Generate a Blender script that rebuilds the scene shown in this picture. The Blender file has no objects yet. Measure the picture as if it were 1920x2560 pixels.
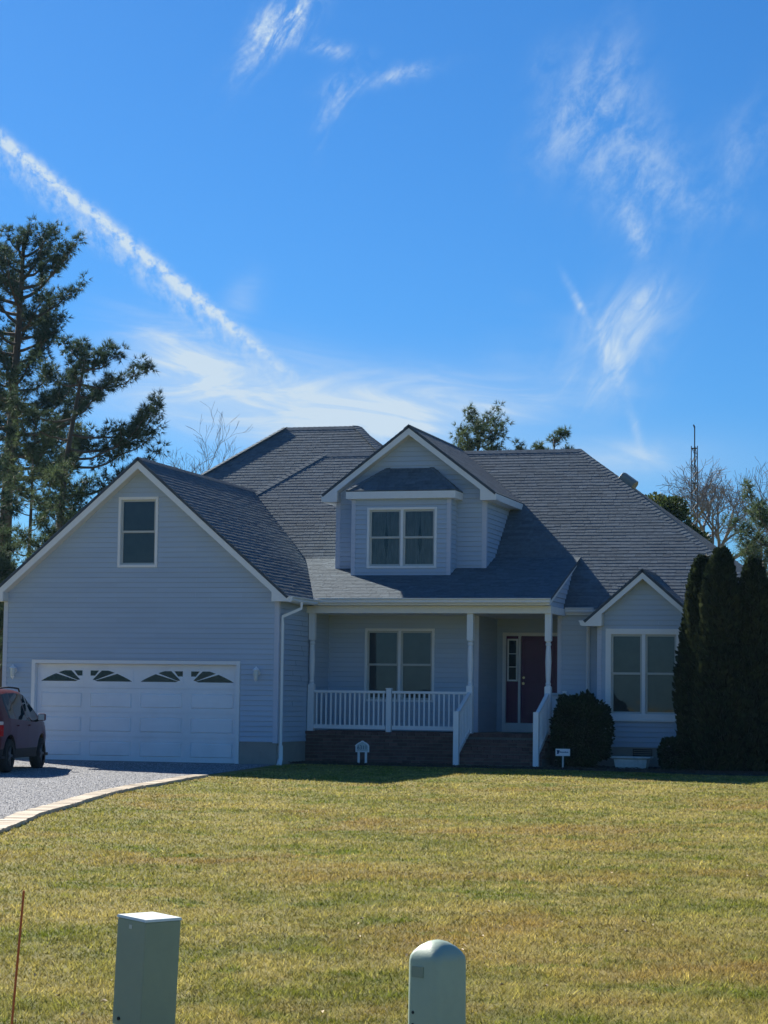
import bpy, bmesh, math, random
import numpy as np
from mathutils import Vector, Matrix
random.seed(7); RNG = np.random.default_rng(11)
SC = bpy.context.scene; COL = SC.collection
R = math.radians

# ------------------------------------------------------------------ camera
CAM_POS = (16.121, -47.231, 1.3855)
C_F = Vector((-0.27792, 0.95686, 0.08477)); C_R = Vector((0.96054, 0.27780, 0.01342)); C_U = Vector((0.01071, -0.08515, 0.99631))
cam = bpy.data.cameras.new("camera"); cam_o = bpy.data.objects.new("camera", cam); COL.objects.link(cam_o)
m = Matrix((C_R, C_U, -C_F)).transposed().to_4x4(); m.translation = Vector(CAM_POS); cam_o.matrix_world = m
cam.sensor_fit = 'VERTICAL'; cam.sensor_height = 36.0; cam.sensor_width = 27.0; cam.lens = 36.0 * 5617.17 / 2560.0
cam.clip_start = 0.1; cam.clip_end = 6000; SC.camera = cam_o

# ------------------------------------------------------------------ sun and sky
SUN_D = Vector((1.11, -0.93, -1.0)).normalized()           # the way the light travels: from behind and left of the house
SUN_EL = math.asin(-SUN_D.z); SUN_AZ = math.atan2(-SUN_D.x, -SUN_D.y)
sun = bpy.data.lights.new("sun", 'SUN'); sun.energy = 5.0; sun.angle = R(0.53); sun.color = (1.0, 0.95, 0.85)
sun_o = bpy.data.objects.new("sun", sun); COL.objects.link(sun_o)
sun_o.rotation_euler = SUN_D.to_track_quat('-Z', 'Y').to_euler(); sun_o.location = (-30, 30, 40)

W = bpy.data.worlds.new("World"); SC.world = W; W.use_nodes = True
wn, wl = W.node_tree.nodes, W.node_tree.links
wn.clear()
def wnode(t, **k):
    n = wn.new(t)
    for a, b in k.items(): setattr(n, a, b)
    return n
def wset(sock, v):
    if hasattr(v, 'is_output') or isinstance(v, bpy.types.NodeSocket): wl.new(v, sock)
    else: sock.default_value = v
def WM(op, a, b=0.0, c=None, clamp=False):
    n = wnode('ShaderNodeMath', operation=op, use_clamp=clamp); wset(n.inputs[0], a); wset(n.inputs[1], b)
    if c is not None: wset(n.inputs[2], c)
    return n.outputs[0]
sky = wnode('ShaderNodeTexSky', sky_type='NISHITA', sun_disc=False)
sky.sun_elevation = SUN_EL; sky.sun_rotation = SUN_AZ; sky.altitude = 10; sky.air_density = 1.0; sky.dust_density = 0.35; sky.ozone_density = 4.0
hs = wnode('ShaderNodeHueSaturation'); hs.inputs['Hue'].default_value = 0.497; hs.inputs['Saturation'].default_value = 1.05
tint = wnode('ShaderNodeMix', data_type='RGBA', blend_type='MULTIPLY'); tint.inputs['Factor'].default_value = 1.0; tint.inputs['B'].default_value = (0.36, 0.655, 1.03, 1); wl.new(sky.outputs[0], tint.inputs['A']); wl.new(tint.outputs['Result'], hs.inputs['Color'])
geo = wnode('ShaderNodeTexCoord')
def wdot(v):
    n = wnode('ShaderNodeVectorMath', operation='DOT_PRODUCT'); wl.new(geo.outputs['Generated'], n.inputs[0]); n.inputs[1].default_value = v
    return n.outputs['Value']
dF = wdot(C_F); dFs = WM('MAXIMUM', dF, 0.15)
cu = WM('MULTIPLY_ADD', WM('DIVIDE', wdot(C_R), dFs), 5.617, 0.96)        # tangent coordinates about one fixed compass direction
cv = WM('MULTIPLY_ADD', WM('DIVIDE', wdot(C_U), dFs), -5.617, 1.28)
def wnoise(ang, sx, sy, scale, detail=6, rough=0.6, dist=0.4, off=0.0):
    ca, sa = math.cos(ang), math.sin(ang)
    a = WM('MULTIPLY', WM('ADD', WM('MULTIPLY', cu, ca), WM('MULTIPLY', cv, sa)), sx)
    b = WM('MULTIPLY', WM('ADD', WM('MULTIPLY', cu, -sa), WM('MULTIPLY', cv, ca)), sy)
    cb = wnode('ShaderNodeCombineXYZ'); wl.new(a, cb.inputs[0]); wl.new(b, cb.inputs[1]); cb.inputs[2].default_value = off
    n = wnode('ShaderNodeTexNoise'); wl.new(cb.outputs[0], n.inputs['Vector']); n.inputs['Scale'].default_value = scale
    n.inputs['Detail'].default_value = detail; n.inputs['Roughness'].default_value = rough; n.inputs['Distortion'].default_value = dist
    return n.outputs[0]
def wramp(x, lo, hi):
    n = wnode('ShaderNodeMapRange', interpolation_type='SMOOTHSTEP'); wset(n.inputs['Value'], x)
    n.inputs['From Min'].default_value = lo; n.inputs['From Max'].default_value = hi
    return n.outputs[0]
def blob(x, y, rx, ry, ang=0.0, amp=1.0):
    ca, sa = math.cos(R(ang)), math.sin(R(ang))
    du, dv = WM('SUBTRACT', cu, x), WM('SUBTRACT', cv, y)
    a = WM('DIVIDE', WM('ADD', WM('MULTIPLY', du, ca), WM('MULTIPLY', dv, sa)), rx)
    b = WM('DIVIDE', WM('ADD', WM('MULTIPLY', du, -sa), WM('MULTIPLY', dv, ca)), ry)
    q = WM('ADD', WM('MULTIPLY', a, a), WM('MULTIPLY', b, b))
    return WM('MULTIPLY', WM('POWER', 2.718, WM('MULTIPLY', q, -1.0)), amp)
def wsum(l):
    s = l[0]
    for x in l[1:]: s = WM('ADD', s, x)
    return s
wisp = wramp(wnoise(R(-55), 1.0, 2.6, 6.0, 6, 0.62, 0.9), 0.36, 0.72)
veil = wramp(wnoise(R(8), 1.0, 4.0, 2.6, 6, 0.6, 1.4, 3.0), 0.36, 0.74)
puffy = wramp(wnoise(0.0, 1.0, 1.0, 22.0, 4, 0.65, 0.0, 7.0), 0.30, 0.70)
streak = wramp(wnoise(R(-60), 1.0, 1.7, 9.0, 6, 0.68, 0.25, 5.0), 0.30, 0.85)
A = wsum([blob(0.715, 0.050, 0.080, 0.042, -35, 1.6), blob(0.655, 0.120, 0.110, 0.036, -50, 0.65), blob(0.820, 0.120, 0.100, 0.020, 14, 0.5),
          blob(0.845, 0.235, 0.075, 0.030, -55, 0.62), blob(0.975, 0.190, 0.120, 0.020, -12, 0.48), blob(0.810, 0.310, 0.060, 0.016, -80, 0.3)])
B = wsum([blob(1.500, 0.220, 0.150, 0.085, -70, 0.46), blob(1.570, 0.400, 0.190, 0.115, 55, 0.62), blob(1.585, 0.575, 0.075, 0.024, 68, 0.75),
          blob(1.390, 0.330, 0.110, 0.060, -60, 0.36), blob(1.850, 0.380, 0.130, 0.065, -65, 0.34), blob(1.360, 0.160, 0.05, 0.03, -70, 0.25), blob(1.72, 0.49, 0.16, 0.035, 20, 0.22)])
C = wsum([blob(1.560, 0.830, 0.130, 0.085, -40, 0.75), blob(1.525, 0.880, 0.080, 0.022, 65, 0.5), blob(1.445, 0.755, 0.055, 0.010, 62, 0.75), blob(1.625, 0.745, 0.08, 0.035, -15, 0.45),
          blob(1.50, 0.96, 0.10, 0.06, 0, 0.35), blob(1.590, 1.075, 0.070, 0.012, 74, 0.4)])
V = wsum([blob(0.560, 0.970, 0.300, 0.095, 8, 1.05), blob(0.960, 1.010, 0.280, 0.070, -6, 0.85), blob(0.430, 0.880, 0.140, 0.060, 30, 0.7), blob(1.020, 1.060, 0.320, 0.05, -10, 0.65),
          blob(1.530, 1.140, 0.16, 0.035, 0, 0.55), blob(0.61, 0.74, 0.04, 0.06, 30, 0.25), blob(1.25, 1.03, 0.25, 0.04, -5, 0.25)])
# contrail: a straight line across the sky with a ragged core and a veil drifting off below it
dxl, dyl = 0.776, 0.631
along = WM('ADD', WM('MULTIPLY', cu, dxl), WM('MULTIPLY', WM('SUBTRACT', cv, 0.347), dyl))
acr = WM('ADD', WM('MULTIPLY', cu, -dyl), WM('MULTIPLY', WM('SUBTRACT', cv, 0.347), dxl))
wob = WM('MULTIPLY', WM('SUBTRACT', wnoise(R(39), 1.0, 1.0, 16.0, 3, 0.6, 0.0, 11.0), 0.5), 0.026)
acw = WM('ADD', acr, wob)
core = WM('MULTIPLY', WM('POWER', 2.718, WM('MULTIPLY', WM('POWER', WM('DIVIDE', WM('ABSOLUTE', acw), 0.0165), 2.0), -1.0)), wramp(wnoise(R(39), 1.0, 1.0, 30.0, 4, 0.68, 0.0, 2.0), 0.27, 0.64))
tailm = WM('MULTIPLY', WM('POWER', 2.718, WM('MULTIPLY', WM('POWER', WM('DIVIDE', WM('SUBTRACT', acw, 0.036), 0.026), 2.0), -1.0)), WM('MULTIPLY', wramp(wnoise(R(75), 1.0, 1.4, 20.0, 4, 0.68, 0.0, 4.0), 0.34, 0.76), 0.60))
fade = WM('SUBTRACT', 1.0, wramp(along, 0.58, 1.10))
trail = WM('MULTIPLY', WM('ADD', WM('MULTIPLY', core, 1.35), tailm), fade)
# thin high cirrus over the rest of the sky
gz_ = wnode('ShaderNodeSeparateXYZ'); wl.new(geo.outputs['Generated'], gz_.inputs[0])
zz = WM('MAXIMUM', gz_.outputs[2], 0.06)
cbv = wnode('ShaderNodeCombineXYZ'); wl.new(WM('DIVIDE', gz_.outputs[0], zz), cbv.inputs[0]); wl.new(WM('MULTIPLY', WM('DIVIDE', gz_.outputs[1], zz), 0.45), cbv.inputs[1])
gn = wnode('ShaderNodeTexNoise'); wl.new(cbv.outputs[0], gn.inputs['Vector']); gn.inputs['Scale'].default_value = 0.9; gn.inputs['Detail'].default_value = 4; gn.inputs['Roughness'].default_value = 0.6; gn.inputs['Distortion'].default_value = 0.0
cirrus = WM('MULTIPLY', wramp(gn.outputs[0], 0.54, 0.85), 0.22)
cl = wsum([WM('MULTIPLY', A, WM('ADD', WM('MULTIPLY', WM('MULTIPLY', wisp, puffy), 1.1), WM('MULTIPLY', wisp, 0.35))), WM('MULTIPLY', B, streak), WM('MULTIPLY', C, WM('ADD', WM('MULTIPLY', wisp, 0.75), 0.25)), WM('MULTIPLY', V, WM('ADD', WM('MULTIPLY', veil, 0.85), 0.30)), trail, blob(0.72, 1.02, 0.50, 0.11, 0, 0.30), blob(1.45, 1.16, 0.5, 0.09, 0, 0.22)])
CLOUD = (5.6, 6.9, 8.2, 1); STR = 0.057
def sky_mix(fac):
    q = wnode('ShaderNodeMix', data_type='RGBA'); wl.new(fac, q.inputs['Factor']); wl.new(hs.outputs[0], q.inputs['A']); q.inputs['B'].default_value = CLOUD
    e = wnode('ShaderNodeBackground'); wl.new(q.outputs['Result'], e.inputs[0]); e.inputs[1].default_value = STR; return e.outputs[0]
msh = wnode('ShaderNodeMixShader'); wl.new(wramp(dF, 0.84, 0.92), msh.inputs[0]); wl.new(sky_mix(cirrus), msh.inputs[1]); wl.new(sky_mix(WM('ADD', cl, cirrus, clamp=True)), msh.inputs[2])
W.cycles.sampling_method = 'MANUAL'; W.cycles.sample_map_resolution = 256
wo = wnode('ShaderNodeOutputWorld'); wl.new(msh.outputs[0], wo.inputs[0])

SC.view_settings.view_transform = 'Standard'; SC.view_settings.look = 'None'; SC.view_settings.gamma = 1.0
SC.view_settings.use_curve_mapping = False; SC.view_settings.exposure = 0.88
SC.cycles.max_bounces = 6; SC.cycles.transparent_max_bounces = 12; SC.cycles.use_denoising = True
SC.cycles.caustics_reflective = False; SC.cycles.caustics_refractive = False
# ------------------------------------------------------------------ materials
def new_mat(name):
    mt = bpy.data.materials.new(name); mt.use_nodes = True
    return mt, mt.node_tree.nodes, mt.node_tree.links, mt.node_tree.nodes['Principled BSDF']
def mat(name, col, rough=0.6, var=0.12, scale=6.0, bump=0.0, bscale=60.0, spec=0.4, metal=0.0, rand=0.0, tone=False, stretch=(1, 1, 1), dirt=None):
    """plain surface: base colour with noise variation, optional per-object or per-piece tone and fine bump"""
    mt, n, l, p = new_mat(name)
    tc = n.new('ShaderNodeTexCoord'); mp = n.new('ShaderNodeMapping'); mp.inputs['Scale'].default_value = stretch; l.new(tc.outputs['Object'], mp.inputs[0])
    ns = n.new('ShaderNodeTexNoise'); ns.inputs['Scale'].default_value = scale; ns.inputs['Detail'].default_value = 6; ns.inputs['Roughness'].default_value = 0.62
    l.new(mp.outputs[0], ns.inputs['Vector'])
    mr = n.new('ShaderNodeMapRange'); mr.inputs['From Min'].default_value = 0.25; mr.inputs['From Max'].default_value = 0.75
    mr.inputs['To Min'].default_value = 1 - var; mr.inputs['To Max'].default_value = 1 + var; l.new(ns.outputs[0], mr.inputs['Value'])
    val = mr.outputs[0]
    if rand:
        oi = n.new('ShaderNodeObjectInfo'); r2 = n.new('ShaderNodeMapRange'); l.new(oi.outputs['Random'], r2.inputs['Value'])
        r2.inputs['To Min'].default_value = 1 - rand; r2.inputs['To Max'].default_value = 1 + rand
        mm = n.new('ShaderNodeMath'); mm.operation = 'MULTIPLY'; l.new(val, mm.inputs[0]); l.new(r2.outputs[0], mm.inputs[1]); val = mm.outputs[0]
    if tone:
        at = n.new('ShaderNodeAttribute'); at.attribute_name = 'tone'
        mm = n.new('ShaderNodeMath'); mm.operation = 'MULTIPLY'; l.new(val, mm.inputs[0]); l.new(at.outputs['Fac'], mm.inputs[1]); val = mm.outputs[0]
    vm = n.new('ShaderNodeVectorMath'); vm.operation = 'SCALE'; vm.inputs[0].default_value = col; l.new(val, vm.inputs['Scale'])
    out = vm.outputs[0]
    if dirt:
        n2 = n.new('ShaderNodeTexNoise'); n2.inputs['Scale'].default_value = dirt[1]; n2.inputs['Detail'].default_value = 8; n2.inputs['Roughness'].default_value = 0.7; l.new(mp.outputs[0], n2.inputs['Vector'])
        m2 = n.new('ShaderNodeMapRange'); m2.inputs['From Min'].default_value = 0.5; m2.inputs['From Max'].default_value = 0.75; m2.inputs['To Max'].default_value = dirt[2]; l.new(n2.outputs[0], m2.inputs['Value'])
        mx = n.new('ShaderNodeMix'); mx.data_type = 'RGBA'; l.new(m2.outputs[0], mx.inputs['Factor']); l.new(out, mx.inputs['A']); mx.inputs['B'].default_value = (*dirt[0], 1); out = mx.outputs['Result']
    l.new(out, p.inputs['Base Color'])
    p.inputs['Roughness'].default_value = rough; p.inputs['Metallic'].default_value = metal; p.inputs['Specular IOR Level'].default_value = spec
    if bump:
        nb = n.new('ShaderNodeTexNoise'); nb.inputs['Scale'].default_value = bscale; nb.inputs['Detail'].default_value = 4; l.new(mp.outputs[0], nb.inputs['Vector'])
        bp = n.new('ShaderNodeBump'); bp.inputs['Strength'].default_value = bump; bp.inputs['Distance'].default_value = 0.01; l.new(nb.outputs[0], bp.inputs['Height']); l.new(bp.outputs[0], p.inputs['Normal'])
    return mt
def leaf_mat(name, c1, c2, scale=1.2, trans=0.35, tone=True):
    mt, n, l, p = new_mat(name); n.remove(p)
    tc = n.new('ShaderNodeTexCoord'); ns = n.new('ShaderNodeTexNoise'); ns.inputs['Scale'].default_value = scale; ns.inputs['Detail'].default_value = 5; l.new(tc.outputs['Object'], ns.inputs['Vector'])
    mr = n.new('ShaderNodeMapRange'); mr.inputs['From Min'].default_value = 0.35; mr.inputs['From Max'].default_value = 0.65; l.new(ns.outputs[0], mr.inputs['Value'])
    mx = n.new('ShaderNodeMix'); mx.data_type = 'RGBA'; l.new(mr.outputs[0], mx.inputs['Factor']); mx.inputs['A'].default_value = (*c1, 1); mx.inputs['B'].default_value = (*c2, 1)
    at = n.new('ShaderNodeAttribute'); at.attribute_name = 'tone'
    vm = n.new('ShaderNodeVectorMath'); vm.operation = 'SCALE'; l.new(mx.outputs['Result'], vm.inputs[0]); l.new(at.outputs['Fac'], vm.inputs['Scale'])
    d = n.new('ShaderNodeBsdfPrincipled'); d.inputs['Roughness'].default_value = 0.6; d.inputs['Specular IOR Level'].default_value = 0.25; l.new(vm.outputs[0], d.inputs['Base Color'])
    t = n.new('ShaderNodeBsdfTranslucent'); l.new(vm.outputs[0], t.inputs['Color'])
    ms = n.new('ShaderNodeMixShader'); ms.inputs[0].default_value = trans; l.new(d.outputs[0], ms.inputs[1]); l.new(t.outputs[0], ms.inputs[2])
    o = [q for q in n if q.type == 'OUTPUT_MATERIAL'][0]; l.new(ms.outputs[0], o.inputs[0])
    return mt
def grass_color(n, l):
    """patchy winter lawn: straw, olive and rusty areas laid over the ground"""
    tc = n.new('ShaderNodeTexCoord'); mp = n.new('ShaderNodeMapping'); mp.inputs['Scale'].default_value = (1, 1, 0.0); l.new(tc.outputs['Object'], mp.inputs[0])
    def nz(s, d, r=0.6, dist=0.3):
        q = n.new('ShaderNodeTexNoise'); q.inputs['Scale'].default_value = s; q.inputs['Detail'].default_value = d; q.inputs['Roughness'].default_value = r; q.inputs['Distortion'].default_value = dist; l.new(mp.outputs[0], q.inputs['Vector']); return q.outputs[0]
    def rng(x, a, b):
        q = n.new('ShaderNodeMapRange'); q.inputs['From Min'].default_value = a; q.inputs['From Max'].default_value = b; l.new(x, q.inputs['Value']); return q.outputs[0]
    def mixc(f, a, b):
        q = n.new('ShaderNodeMix'); q.data_type = 'RGBA'; l.new(f, q.inputs['Factor'])
        for s, v in (('A', a), ('B', b)):
            if isinstance(v, tuple): q.inputs[s].default_value = (*v, 1)
            else: l.new(v, q.inputs[s])
        return q.outputs['Result']
    mp2 = mp
    base = mixc(rng(nz(0.50, 8, 0.74), 0.42, 0.58), (0.415, 0.345, 0.098), (0.225, 0.230, 0.038))
    rust = mixc(rng(nz(0.33, 6, 0.65, 0.6), 0.52, 0.66), base, (0.36, 0.255, 0.070))
    green = mixc(rng(nz(0.75, 8, 0.74, 0.6), 0.53, 0.62), rust, (0.165, 0.205, 0.018))
    return mixc(rng(nz(3.0, 5, 0.7), 0.50, 0.74), green, (0.50, 0.42, 0.15))
def make_lawn_mat(name, blades):
    mt, n, l, p = new_mat(name); c = grass_color(n, l)
    at = n.new('ShaderNodeAttribute'); at.attribute_name = 'tone'
    vm = n.new('ShaderNodeVectorMath'); vm.operation = 'SCALE'; l.new(c, vm.inputs[0])
    if blades: l.new(at.outputs['Fac'], vm.inputs['Scale'])
    else: vm.inputs['Scale'].default_value = 0.72
    l.new(vm.outputs[0], p.inputs['Base Color']); p.inputs['Roughness'].default_value = 0.75; p.inputs['Specular IOR Level'].default_value = 0.15
    if blades:
        t = n.new('ShaderNodeBsdfTranslucent'); l.new(vm.outputs[0], t.inputs['Color']); ms = n.new('ShaderNodeMixShader'); ms.inputs[0].default_value = 0.4
        l.new(p.outputs[0], ms.inputs[1]); l.new(t.outputs[0], ms.inputs[2]); o = [q for q in n if q.type == 'OUTPUT_MATERIAL'][0]; l.new(ms.outputs[0], o.inputs[0])
    else:
        tc = n.new('ShaderNodeTexCoord'); nb = n.new('ShaderNodeTexNoise'); nb.inputs['Scale'].default_value = 22; nb.inputs['Detail'].default_value = 8; nb.inputs['Roughness'].default_value = 0.75; l.new(tc.outputs['Object'], nb.inputs['Vector'])
        bp = n.new('ShaderNodeBump'); bp.inputs['Strength'].default_value = 0.9; bp.inputs['Distance'].default_value = 0.04; l.new(nb.outputs[0], bp.inputs['Height']); l.new(bp.outputs[0], p.inputs['Normal'])
    return mt
def glass_mat(name, tint=(0.55, 0.62, 0.62)):
    mt, n, l, p = new_mat(name); n.remove(p)
    g = n.new('ShaderNodeBsdfGlossy'); g.inputs['Roughness'].default_value = 0.02; g.inputs['Color'].default_value = (0.9, 0.95, 1, 1)
    t = n.new('ShaderNodeBsdfTransparent'); t.inputs['Color'].default_value = (*tint, 1)
    f = n.new('ShaderNodeFresnel'); f.inputs['IOR'].default_value = 1.6
    tc = n.new('ShaderNodeTexCoord'); nb = n.new('ShaderNodeTexNoise'); nb.inputs['Scale'].default_value = 2.2; nb.inputs['Detail'].default_value = 1; l.new(tc.outputs['Object'], nb.inputs['Vector'])
    bp = n.new('ShaderNodeBump'); bp.inputs['Strength'].default_value = 0.05; bp.inputs['Distance'].default_value = 0.02; l.new(nb.outputs[0], bp.inputs['Height']); l.new(bp.outputs[0], g.inputs['Normal'])
    ms = n.new('ShaderNodeMixShader'); l.new(f.outputs[0], ms.inputs[0]); l.new(t.outputs[0], ms.inputs[1]); l.new(g.outputs[0], ms.inputs[2])
    o = [q for q in n if q.type == 'OUTPUT_MATERIAL'][0]; l.new(ms.outputs[0], o.inputs[0])
    return mt
M = {}
M['siding'] = mat('vinyl_siding', (0.45, 0.535, 0.635), 0.55, 0.05, 1.2, 0.10, 40, rand=0.03, stretch=(0.5, 0.5, 5), dirt=((0.42, 0.45, 0.50), 1.6, 0.35))
M['siding_trim'] = mat('siding_corner', (0.56, 0.59, 0.68), 0.5, 0.04, 2.0)
M['white'] = mat('white_trim', (0.85, 0.85, 0.84), 0.45, 0.05, 3.0, dirt=((0.58, 0.56, 0.50), 3.0, 0.35))
M['white_vinyl'] = mat('white_vinyl', (0.82, 0.83, 0.84), 0.35, 0.03, 4.0, rand=0.02)
M['sash'] = mat('sash_putty', (0.52, 0.53, 0.50), 0.5, 0.05, 4.0)
M['soffit'] = mat('soffit', (0.70, 0.69, 0.64), 0.6, 0.05, 3.0)
M['shingle'] = mat('asphalt_shingle', (0.128, 0.160, 0.184), 0.9, 0.22, 9.0, 0.5, 320, spec=0.15, tone=True)
M['deck'] = mat('roof_deck', (0.085, 0.10, 0.12), 0.95, 0.2, 9.0, 0.4, 200, spec=0.1)
M['concrete'] = mat('foundation_concrete', (0.33, 0.30, 0.26), 0.85, 0.15, 3.0, 0.3, 40, dirt=((0.2, 0.2, 0.17), 1.5, 0.5))
M['brick'] = mat('brick', (0.150, 0.085, 0.075), 0.85, 0.22, 14.0, 0.5, 90, rand=0.28)
M['mortar'] = mat('mortar', (0.17, 0.16, 0.15), 0.9, 0.15, 20.0, 0.4, 80)
M['door_white'] = mat('garage_door_white', (0.86, 0.87, 0.88), 0.45, 0.04, 2.0, rand=0.015, dirt=((0.62, 0.62, 0.6), 1.2, 0.25))
M['plum'] = mat('plum_door_paint', (0.105, 0.012, 0.075), 0.4, 0.12, 5.0)
M['brass'] = mat('brass', (0.75, 0.60, 0.32), 0.3, 0.05, 8.0, metal=0.8)
M['glass'] = glass_mat('window_glass', (0.46, 0.49, 0.51))
M['dark_glass'] = glass_mat('garage_lite_glass', (0.10, 0.11, 0.12))
M['blind'] = mat('window_blind', (0.30, 0.30, 0.30), 0.8, 0.16, 2.5)
M['sheer'] = mat('sheer_curtain', (0.42, 0.44, 0.45), 0.85, 0.35, 3.5, stretch=(3, 1, 0.6))
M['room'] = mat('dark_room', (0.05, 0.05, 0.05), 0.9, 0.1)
M['grey_metal'] = mat('grey_metal', (0.30, 0.29, 0.25), 0.5, 0.1, 5.0, metal=0.3)
M['gravel_base'] = mat('gravel_ground', (0.21, 0.21, 0.215), 0.9, 0.35, 14.0, 0.9, 45, dirt=((0.18, 0.18, 0.19), 2.5, 0.6))
M['gravel'] = mat('crushed_stone', (0.345, 0.345, 0.355), 0.85, 0.15, 20.0, tone=True)
M['paver'] = mat('tan_paver', (0.60, 0.50, 0.37), 0.8, 0.14, 9.0, 0.4, 60, rand=0.10)
M['mulch'] = mat('mulch', (0.075, 0.055, 0.042), 0.95, 0.4, 16.0, 1.0, 50)
M['asphalt'] = mat('asphalt', (0.05, 0.05, 0.052), 0.9, 0.2, 12.0, 0.5, 120)
M['lawn'] = make_lawn_mat('lawn_ground', False); M['blades'] = make_lawn_mat('grass_blades', True)
M['bark'] = mat('pine_bark', (0.115, 0.085, 0.068), 0.95, 0.35, 5.0, 0.8, 14, stretch=(1, 1, 0.3))
M['twig'] = mat('bare_bark', (0.21, 0.19, 0.185), 0.9, 0.25, 4.0)
M['needle'] = leaf_mat('pine_needles', (0.036, 0.066, 0.040), (0.070, 0.100, 0.050), 0.6, 0.45)
M['needle_light'] = leaf_mat('pine_needles_light', (0.050, 0.086, 0.040), (0.095, 0.125, 0.052), 0.6, 0.45)
M['cedar'] = leaf_mat('cedar_sprays', (0.014, 0.030, 0.016), (0.042, 0.050, 0.020), 1.6, 0.25)
M['shrub'] = leaf_mat('shrub_leaves', (0.018, 0.034, 0.017), (0.034, 0.055, 0.022), 2.5, 0.2)
M['ever'] = leaf_mat('broad_evergreen', (0.040, 0.070, 0.020), (0.105, 0.120, 0.030), 1.0, 0.3)
M['pedestal'] = mat('pedestal_green', (0.285, 0.350, 0.270), 0.55, 0.07, 5.0, 0.15, 90, dirt=((0.24, 0.31, 0.25), 6.0, 0.4))
M['pedestal2'] = mat('pedestal_pale_green', (0.40, 0.50, 0.385), 0.5, 0.06, 5.0, 0.10, 90, dirt=((0.30, 0.36, 0.29), 6.0, 0.4))
M['lid'] = mat('bleached_lid', (0.80, 0.84, 0.80), 0.45, 0.08, 14.0, dirt=((0.5, 0.58, 0.54), 9.0, 0.5))  # pale base puts the sun on the lid into its colour
M['label'] = mat('faded_label', (0.55, 0.60, 0.56), 0.5, 0.1, 20.0)
M['black'] = mat('black_plastic', (0.012, 0.013, 0.014), 0.6, 0.1, 8.0)
M['orange'] = mat('marker_orange', (0.62, 0.13, 0.035), 0.5, 0.1, 8.0)
M['car_paint'] = mat('maroon_paint', (0.110, 0.007, 0.011), 0.30, 0.04, 2.0, spec=0.6)
M['car_glass'] = glass_mat('car_glass', (0.16, 0.19, 0.19))
M['car_trim'] = mat('car_cladding', (0.022, 0.022, 0.024), 0.7, 0.1, 10.0)
M['tyre'] = mat('tyre_rubber', (0.016, 0.016, 0.017), 0.85, 0.1, 14.0)
M['alloy'] = mat('alloy', (0.16, 0.16, 0.17), 0.35, 0.06, 8.0, metal=0.8)
M['tail_red'] = mat('tail_lens_red', (0.55, 0.012, 0.012), 0.15, 0.05, 8.0, spec=0.7)
M['tail_clear'] = mat('tail_lens_clear', (0.70, 0.62, 0.58), 0.15, 0.05, 8.0, spec=0.7)
M['stone_white'] = mat('painted_concrete', (0.62, 0.63, 0.60), 0.8, 0.12, 8.0, 0.3, 50, dirt=((0.36, 0.38, 0.33), 5.0, 0.5))
M['blue_ink'] = mat('blue_ink', (0.045, 0.065, 0.16), 0.6, 0.08, 10.0)
M['steel'] = mat('galvanised_steel', (0.05, 0.05, 0.06), 0.7, 0.1, 8.0)
M['frost'] = mat('frosted_glass', (0.62, 0.66, 0.64), 0.25, 0.06, 8.0)
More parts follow.
